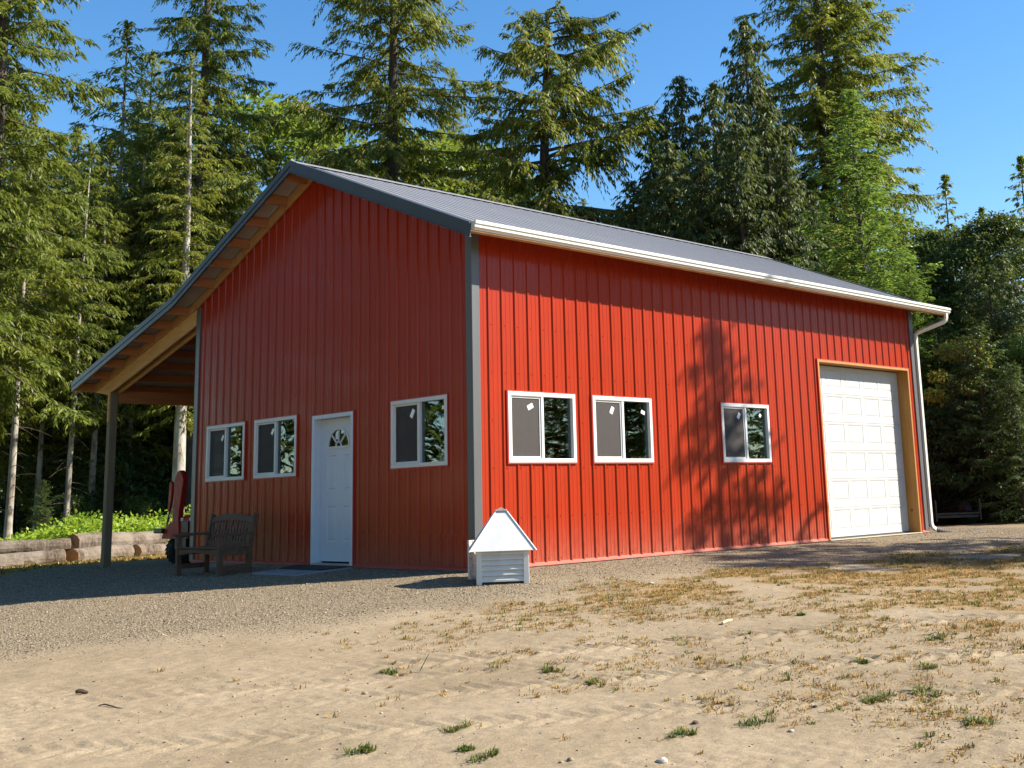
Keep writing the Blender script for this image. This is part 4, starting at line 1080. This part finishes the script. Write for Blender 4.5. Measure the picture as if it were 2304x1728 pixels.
def broadleaf(name, seed, H, z0, rx, fol, nclump=90, per=130, leaf=.10, bark=b_dark, r0=.14, stems=1, squash=1.0):
    r = np.random.default_rng(seed); root = empty(name); tk = Tubes(); lb = Tubes(); Pn=[]; Dn=[]
    for q in range(stems):
        s_ = np.linspace(0, 1, 8); a = r.uniform(0, 6.28); sp = rx*.35*(stems > 1)
        tk.add(np.stack([np.cos(a)*sp*s_+np.cumsum(r.normal(0, .03, 8)), np.sin(a)*sp*s_+np.cumsum(r.normal(0, .03, 8)), s_*H*.8-.1], -1), r0*(1-.85*s_), 7)
    for k in range(nclump):
        t = r.uniform(0, 1); z = z0+(H-z0)*t; a = r.uniform(0, 6.28)
        R_ = rx*np.sqrt(np.clip(1-(2*t-.85)**2*.72, .05, 1))*r.uniform(.25, 1.1)**.6
        c = np.array([math.cos(a)*R_, math.sin(a)*R_, z]); s_ = np.linspace(0, 1, 5)[:,None]
        p0 = np.array([0, 0, max(.3, z-R_*.8)]); C = p0+(c-p0)*s_+np.array([0,0,1])*(np.sin(s_*np.pi)*.12*R_); lb.add(C, .022*(1-s_[:,0]*.8), 3)
        cr_ = r.uniform(.35, .85)*(rx/2.6)**.5; n = int(per*r.uniform(.5, 1.3)); d = r.normal(0, 1, (n, 3)); d /= np.linalg.norm(d, axis=1)[:,None]
        Pn.append(c+d*(cr_*r.uniform(.2, 1, n)**.5)[:,None]*np.array([1, 1, .55*squash])); Dn.append(d+np.array([0,0,-.35])+r.normal(0, .5, (n, 3)))
    P_ = np.concatenate(Pn); D_ = np.concatenate(Dn); D_ /= np.linalg.norm(D_, axis=1)[:,None]; n = len(P_)
    V, Fq = diamonds(P_, D_, np.array([0,0,1.])+r.normal(0, .6, (n, 3)), leaf*r.uniform(.6, 1.3, n), leaf*.40*r.uniform(.7, 1.2, n))
    tk.mesh('trunk', bark, root); lb.mesh('branches', b_twig, root); np_mesh('crown', V, Fq, fol, root); root['_H'] = H
    return root

cone = lambda t: (1-t)**.72*.95+.06
bell = lambda t: np.interp(t, [0, .12, .35, .7, 1], [.55, .9, 1., .6, .06])
ragged = lambda t: np.interp(t, [0, .2, .5, .8, 1], [.75, 1., .85, .75, .25])
KINDS = {}
def kind(key, build): KINDS[key] = [build, None]
kind('full',   lambda: conifer('fir_tree', 1, 30, 6, 4.4, 225, cone, f_fir, b_dark, .34, (-.25,.5), .22, .10, 15, 1.3, .048, .26, .036, .62))
kind('full2',  lambda: conifer('fir_tree', 21, 30, 4, 4.1, 215, bell, f_yel, b_dark, .32, (-.2,.55), .25, .12, 15, 1.3, .048, .26, .036, .58))
kind('sparse', lambda: conifer('fir_tree', 2, 30, 5, 5.1, 190, lambda t: np.interp(t, [0,.3,.7,1],[.85,1,.75,.1]), f_yel, b_dark, .38, (-.35,.45), .15, .16, 15, 1.25, .048, .26, .036, .7, gaps=.04))
kind('crook',  lambda: conifer('fir_tree', 3, 22, 4.0, 5.6, 125, ragged, f_yel, b_dark, .36, (-.15,.35), .20, .16, 19, 1.6, .046, .27, .040, .95, asym=(.35, -.7), lean=(.03,-.02), gaps=.12, trunk_top=.85, limb_r=.06))
kind('pole',   lambda: conifer('fir_tree', 4, 17, 5.6, 2.5, 105, bell, f_yel, b_pale, .15, (-.3,.5), .25, .10, 13, 1.0, .060, .26, .036, .6, dead=30))
kind('pole2',  lambda: conifer('fir_tree', 5, 16, 4.8, 2.6, 100, bell, f_fir, b_pale, .12, (-.3,.4), .28, .10, 13, 1.0, .060, .26, .036, .6, dead=26, lean=(.02,.02)))
kind('cedar',  lambda: conifer('cedar_tree', 6, 20, .6, 3.3, 235, cone, f_dark, b_dark, .26, (-.1,.8), .55, .22, 16, 1.2, .054, .30, .048, 1.3))
kind('young',  lambda: conifer('young_fir', 7, 14, .3, 3.4, 200, lambda t: (1-t)**.85+.02, f_young, b_twig, .13, (-.05,.85), .12, .12, 16, 1.05, .050, .20, .034, .18))
kind('dfir',   lambda: conifer('fir_tree', 31, 12, .2, 3.2, 170, lambda t: (1-t)**.6+.05, f_under, b_dark, .15, (-.15,.7), .2, .12, 14, 1.1, .06, .22, .034, .4))
kind('fill',   lambda: conifer('fir_tree', 8, 25, .8, 4.2, 110, cone, f_fir, b_dark, .26, (-.25,.5), .25, .10, 9, 1.3, .11, .42, .085, .5))
kind('fill2',  lambda: conifer('fir_tree', 9, 22, 4.0, 3.6, 95, bell, f_yel, b_dark, .24, (-.25,.5), .25, .10, 9, 1.2, .11, .40, .08, .5, dead=20))
kind('maple',  lambda: broadleaf('maple_tree', 10, 9, 1.0, 2.9, f_mapl, 150, 220, .14))
kind('alder',  lambda: broadleaf('maple_tree', 11, 11, 1.5, 3.0, f_under, 190, 330, .11, r0=.16))
kind('yellow', lambda: broadleaf('maple_tree', 12, 6, 3.6, 1.6, f_autumn, 22, 120, .11, r0=.05))
kind('bush',   lambda: broadleaf('bush', 13, 2.6, .1, 1.5, f_under, 80, 170, .095, r0=.03, stems=4))
kind('lbush',  lambda: broadleaf('bush', 14, 2.4, .2, 1.3, f_mapl, 45, 70, .13, r0=.03, stems=4))

def tree(key, x, y, H, rz, label, cat='tree', group=None, wide=1.0, sink=.1):
    k = KINDS[key]
    if k[1] is None: k[1] = k[0](); root = k[1]
    else: root = copy_tree(k[1])
    s = H/k[1]['_H']; root.location = (x, y, float(gh(x, y)[0])-sink); root.rotation_euler = (0, 0, rz); root.scale = (s*wide, s*wide, s)
    for p in ('category', 'group', 'label'):
        if p in root.keys(): del root[p]
    tag(root, label, cat, group)
    return root
def at(key, px, dist, top, rz, label, **kw):
    """top = pixel row of the tip in the photo, or a height in metres when < 0"""
    x, y = bearing(px, dist)
    H = -top if top < 0 else height_at(px, top, dist)-float(gh(x, y)[0])
    return tree(key, x, y, H, rz, label, **kw)
FG = 'firs at the edge of the woods'
at('full', -60, 37, -27, .4, 'big fir whose branches enter the photo at the top left corner', group=FG)
at('full2', 340, 52, 260, 5.0, 'yellow green fir in front of the tall dark one, left of the gable', group=FG)
at('full2', 520, 53, 330, 4.1, 'yellow green fir right of the tall dark one, touching the gable slope', group=FG)
at('full2', -30, 47, 200, 1.0, 'shorter fir at the left edge under the corner branches', group=FG)
at('pole', 238, 50, 38, 2.0, 'slender fir with pale trunk and thin pointed top left of the dark tall fir', group=FG)
at('full2', 300, 55, 105, 3.1, 'green fir tucked between the slender pale one and the dark tall fir', group=FG)
at('full', 432, 46, -31, 2.2, 'tall dark fir left of the barn gable, its top above the frame', group=FG, wide=.86)
at('full2', 140, 54, 285, .2, 'mid green fir with a blunt top at the far left, right of the sky gap', group=FG)
at('fill', 60, 60, 420, 1.5, 'low fir filling the sky gap at the far left', group=FG)
at('maple', 600, 58, 250, 1.2, 'bright broadleaf tree just left of the barn ridge', group=None)
at('full2', 520, 62, 300, 2.2, 'mid green fir behind and right of the tall dark one', group=FG)
at('full2', 690, 60, 320, 2.9, 'mid green fir showing right above the barn ridge', group=FG)
at('sparse', 880, 47, -31, .9, 'tall sparse fir with a bare dark trunk behind the middle of the roof', group=FG)
at('full2', 770, 56, 345, 2.5, 'low green fir left of the tall sparse fir behind the roof', group=FG)
at('maple', 985, 52, 330, .5, 'leafy tree under the tall sparse fir on its right', group=None)
at('full2', 1030, 58, 150, 2.0, 'medium fir between the tall sparse fir and the crooked fir', group=FG, wide=.7)
at('crook', 1215, 43, 12, 0.3, 'crooked old fir with heavy drooping limbs and a broken top', group=FG, wide=1.12)
at('pole2', 1158, 47, 270, 4.0, 'thin pole of a fir left of the crooked old fir', group=FG, wide=.55)
at('cedar', 1580, 42, 165, 1.0, 'dark cedar with the low left top of the dark clump', group='dark cedars behind the roof')
at('cedar', 1500, 45, 300, 2.6, 'dark cedar at the left foot of the dark clump', group='dark cedars behind the roof')
at('cedar', 1650, 40, 178, 4.0, 'dark cedar with the middle top of the dark clump', group='dark cedars behind the roof')
at('cedar', 1738, 42, 35, 5.2, 'tallest dark cedar of the clump, beside the big two-trunk fir', group='dark cedars behind the roof')
at('cedar', 1820, 38, 330, .3, 'dark cedar low in the clump in front of the big fir', group='dark cedars behind the roof')
for i, (px, d, tp, lab) in enumerate([(1455,40,400,'lowest dark cedar at the far left of the clump'), (1540,38.5,310,'dark cedar filling the left part of the clump'), (1612,37.5,330,'dark cedar filling the middle of the clump'), (1700,37,270,'dark cedar before the tallest one of the clump'), (1770,39.5,230,'dark cedar between the tallest one and the big fir'), (1870,41,420,'dark cedar at the foot of the big fir')]):
    at('cedar', px, d, tp, i*.9+.4, lab, group='dark cedars behind the roof', wide=1.2)
for i, (px, d, tp, lab) in enumerate([(1080,50,400,'yellow green fir low between the sparse fir and the crooked one'), (820,52,420,'yellow green fir at the foot of the tall sparse fir'), (1330,50,440,'yellow green fir right of the crooked one, just over the roof'), (1010,54,260,'bushy fir right of the tall sparse fir'), (1920,37,520,'low green fir just over the right part of the roof')]):
    at('full2', px, d, tp, i*1.9+.7, lab, group=FG, wide=1.25)
at('full2', 1912, 46, -31, 4.4, 'big fir behind the right end of the roof, left trunk of the pair', group=FG)
at('full', 1958, 47.5, -32, 1.4, 'big fir behind the right end of the roof, right trunk of the pair', group=FG, wide=.9)
at('young', 1978, 33, 190, 1.0, 'bright green young fir with a thin leader behind the right end of the roof', wide=1.1)
at('young', 1900, 33.5, 545, 5.0, 'low bright young fir left of the tall bright one')
at('young', 2085, 31.5, 560, 2.1, 'small bright young fir right of the roof end')
at('young', 2025, 36, 420, 3.6, 'young fir behind the bright green one on its right', wide=.9)
at('fill', 2230, 56, 500, .6, 'distant fir over the broadleaf trees at the right edge')
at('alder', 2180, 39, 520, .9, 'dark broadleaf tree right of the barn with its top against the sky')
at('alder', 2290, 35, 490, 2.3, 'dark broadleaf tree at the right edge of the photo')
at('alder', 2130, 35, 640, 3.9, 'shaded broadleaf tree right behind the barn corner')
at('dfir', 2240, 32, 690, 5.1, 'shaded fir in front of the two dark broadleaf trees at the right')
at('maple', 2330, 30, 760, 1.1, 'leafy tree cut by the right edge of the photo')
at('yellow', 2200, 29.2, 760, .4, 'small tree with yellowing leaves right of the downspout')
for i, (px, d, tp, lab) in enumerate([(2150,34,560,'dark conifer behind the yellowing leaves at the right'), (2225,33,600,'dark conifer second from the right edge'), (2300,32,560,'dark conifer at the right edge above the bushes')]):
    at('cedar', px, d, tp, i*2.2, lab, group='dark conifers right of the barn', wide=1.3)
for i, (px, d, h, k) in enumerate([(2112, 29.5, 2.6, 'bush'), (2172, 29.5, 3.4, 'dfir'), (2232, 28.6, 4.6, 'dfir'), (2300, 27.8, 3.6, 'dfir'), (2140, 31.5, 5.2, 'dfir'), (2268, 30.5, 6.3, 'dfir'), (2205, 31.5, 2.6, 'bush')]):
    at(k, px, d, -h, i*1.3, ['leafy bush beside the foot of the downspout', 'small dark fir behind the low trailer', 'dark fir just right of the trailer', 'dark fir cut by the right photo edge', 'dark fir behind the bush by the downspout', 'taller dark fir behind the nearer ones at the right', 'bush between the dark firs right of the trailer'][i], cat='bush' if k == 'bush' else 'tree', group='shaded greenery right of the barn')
for i, (px, d, tp, lab) in enumerate([(28,49,330,'fir filling the left edge under the corner branches'), (100,48,400,'low fir at the left, under the sky gap'), (190,51,300,'fir left of the slender pale one, lower than it'), (268,47,390,'low yellow green fir right of the slender pale one'), (410,49,420,'yellow green fir over the lean-to roof slope')]):
    at('full2', px, d, tp, i*1.3+.2, lab, group=FG, wide=1.2)
# slender trunks of the left wood
for i, (px, d, h, k) in enumerate([(-30,44,16,'pole2'),(24,41,14.5,'pole'),(40,52,17,'pole2'),(84,46,15,'pole2'),(126,54,18,'pole'),(152,43,14,'pole2'),(182,58,18,'pole2'),(206,45.5,15,'pole'),(246,56,18,'pole2'),(286,47,16,'pole2'),(305,53,18,'pole'),(340,58,20,'pole2'),(372,50,17,'pole2'),(470,57,18,'pole')]):
    at(k, px, d, -h, i*2.1, ['slender conifer trunk just off the left edge', 'pale slender trunk nearest the left edge of the photo', 'thin shaded trunk close behind the leftmost pale one', 'slender trunk second from the left, above the log ends', 'slender trunk in shade left of the pale one above the cut log', 'pale slender trunk above the cut end of the upper log', 'thin trunk in the dark gap left of the lean-to eave', 'pale trunk just left of the lean-to post', 'thin trunk hidden mostly behind the lean-to post', 'slender trunk just right of the lean-to post', 'pale slender trunk right of the lean-to post under the eave beam', 'dim trunk between the lean-to post and the big pale one', 'dim trunk just left of the big pale trunk', 'slender conifer behind the barn gable'][i], group='slender trunks in the left wood', wide=.9)
# the big pale trunk beside the tractor
x, y = bearing(399, 37)
conif = conifer('fir_tree', 44, 25, 6.2, 3.2, 120, bell, f_yel, b_pale, .34, (-.3,.4), .28, .10, 13, 1.1, .065, .26, .036, .6, dead=12)
conif.location = (x, y, float(gh(x, y)[0])-.1); conif.scale = (.62, .62, .62); tag(conif, 'fir with the thickest pale trunk, rising behind the red tractor boom', 'tree', FG)
# dense trees filling the wood behind: all of one kind
r_ = np.random.default_rng(5); DG = 'dark trees deep in the wood'
for row, (d0, step, h) in enumerate([(62, 62, 17), (70, 70, 20), (80, 80, 23)]):
    px = -160+row*25
    while px < 760:
        at('fill' if (int(px)//7+row) % 3 else 'fill2', px+r_.uniform(-18, 18), d0+r_.uniform(-3, 3), -(h+r_.uniform(-3.5, 1.0)*(1.3 if row else 1)), r_.uniform(0, 6.28), 'dense dark conifer deep in the wood', group=DG)
        px += step
for px in (820, 930, 1010, 1340, 1420, 1500, 1620, 1760, 1880, 2080, 2180, 2280, 2380):
    at('fill', px+r_.uniform(-12, 12), 58+r_.uniform(-4, 5), -(12.0 if px < 1450 else 15.0)+r_.uniform(-1, 1), r_.uniform(0, 6.28), 'dense dark conifer deep in the wood', group=DG)
for i, (px, d, h) in enumerate([(95,42,2.3),(150,43.5,1.7),(330,43,1.6),(-60,44,3.5),(240,47,3.5),(20,52,4.0),(365,50,4.5)]):
    at('dfir' if i in (0, 3, 5) else 'bush', px, d, -h, i*1.7, ['small dark fir above the upper log at the left', 'low bush above the cut log end', 'low bush left of the tractor boom', 'small fir just beyond the left photo edge', 'tall shrub deep behind the lean-to post', 'small fir deep at the left edge', 'tall shrub deep behind the tractor boom'][i], cat='tree' if i in (0, 3, 5) else 'bush', group='understory in the left wood')
# bright ground cover behind the logs
r = np.random.default_rng(9); n = 900; px = r.uniform(-120, 470, n); d = r.uniform(33.2, 38.5, n)
Pn=[]; Dn=[]
hb = np.interp(px, [-120, 0, 60, 180, 260, 300, 400, 470], [.35, .35, .55, .98, 1.0, .85, .95, .95])
for a_, b_, hh in zip(px, d, hb):
    x, y = bearing(a_, b_); z = float(gh(x, y)[0]); hh = hh*r.uniform(.65, 1.3); m_ = 42
    dd = r.normal(0, 1, (m_, 3)); dd /= np.linalg.norm(dd, axis=1)[:,None]; dd[:,2] = np.abs(dd[:,2])
    Pn.append(np.array([x, y, z])+dd*np.array([.34, .34, hh])*r.uniform(.6, 1, m_)[:,None]); Dn.append(dd*.6+r.normal(0, .7, (m_, 3)))
for x, y in zip(r.uniform(-16, -1.5, 260), r.uniform(0, 5, 260)):  # unseen bright cover left of the frame, added for its reflection in the gable
    y = y+18-.25*x; z = float(gh(x, y)[0]); m_ = 40
    dd = r.normal(0, 1, (m_, 3)); dd /= np.linalg.norm(dd, axis=1)[:,None]; dd[:,2] = np.abs(dd[:,2])
    Pn.append(np.array([x, y, z])+dd*np.array([.5, .5, .9])*r.uniform(.6, 1, m_)[:,None]); Dn.append(dd*.6+r.normal(0, .7, (m_, 3)))
P_ = np.concatenate(Pn); D_ = np.concatenate(Dn); D_ /= np.linalg.norm(D_, axis=1)[:,None]; n = len(P_)
V, Fq = diamonds(P_, D_, np.array([0,0,1.])+r.normal(0, .5, (n, 3)), r.uniform(.07, .15, n), r.uniform(.03, .055, n))
tag(np_mesh('undergrowth', V, Fq, f_shrub), kind='stuff')

# trees standing outside the frame to the right: they throw the shadows and darken the window reflections
sx, sy = S.x/math.hypot(S.x, S.y), S.y/math.hypot(S.x, S.y)
def sun_side(key, x0, y0, D, H, rz, label, wide=1.0): return tree(key, x0+sx*D, y0+sy*D, H, rz, label, wide=wide, group='trees out of the frame on the sunny side')
kind('shade', lambda: conifer('fir_tree', 61, 13, 1.0, 2.4, 96, lambda t: (1-t)**.75+.03, f_fir, b_dark, .15, (.15,.95), .10, .16, 12, .9, .050, .26, .046, .3, gaps=.12))
sun_side('shade', 4.82, 0, 11, 11.3, .5, 'fir whose shadow falls on the red wall by the third window', 1.12)
sun_side('shade', 3.6, -1.0, 17, 12.2, 2.0, 'fir whose shadow lies on the gravel before the garage', 1.5)
sun_side('shade', 3.4, -2.4, 15, 11.2, 4.0, 'second fir whose shadow lies on the gravel before the garage', 1.6)
sun_side('shade', 5.2, -3.9, 12, 9.5, 3.0, 'small fir shading the gravel at the right edge', 1.6)
sun_side('full2', 17.9, 1.3, 11.5, 16, 1.0, 'fir shading the bushes right of the barn')
sun_side('full2', 19.8, -.8, 12, 18, 2.4, 'second fir shading the bushes right of the barn')
# unseen trees of the clearing, added to block skylight and darken reflections: left and, farther off and lower, towards the sun
r_ = np.random.default_rng(8)
for k in range(30):
    a_ = R(-68+k*1.75); d = 52+(k % 3)*6+r_.uniform(-2, 2)
    tree('fill', 4+d*math.cos(a_), d*math.sin(a_), 15+r_.uniform(-1.5, 2), k*1.1, 'unseen conifer far out to the right of the camera', group='far trees on the sunny side', wide=1.25)
for k in range(19):
    a_ = R(101+k*5.2); d = 27+(k % 2)*6+r_.uniform(-2, 2)+ (6 if k > 18 else 0)
    tree('fill' if k % 3 else 'fill2', -5+d*math.cos(a_), -2+d*math.sin(a_), 24+r_.uniform(-3, 4), k*1.4, 'conifer outside the frame to the left, around the clearing', group='trees around the clearing', wide=1.15)
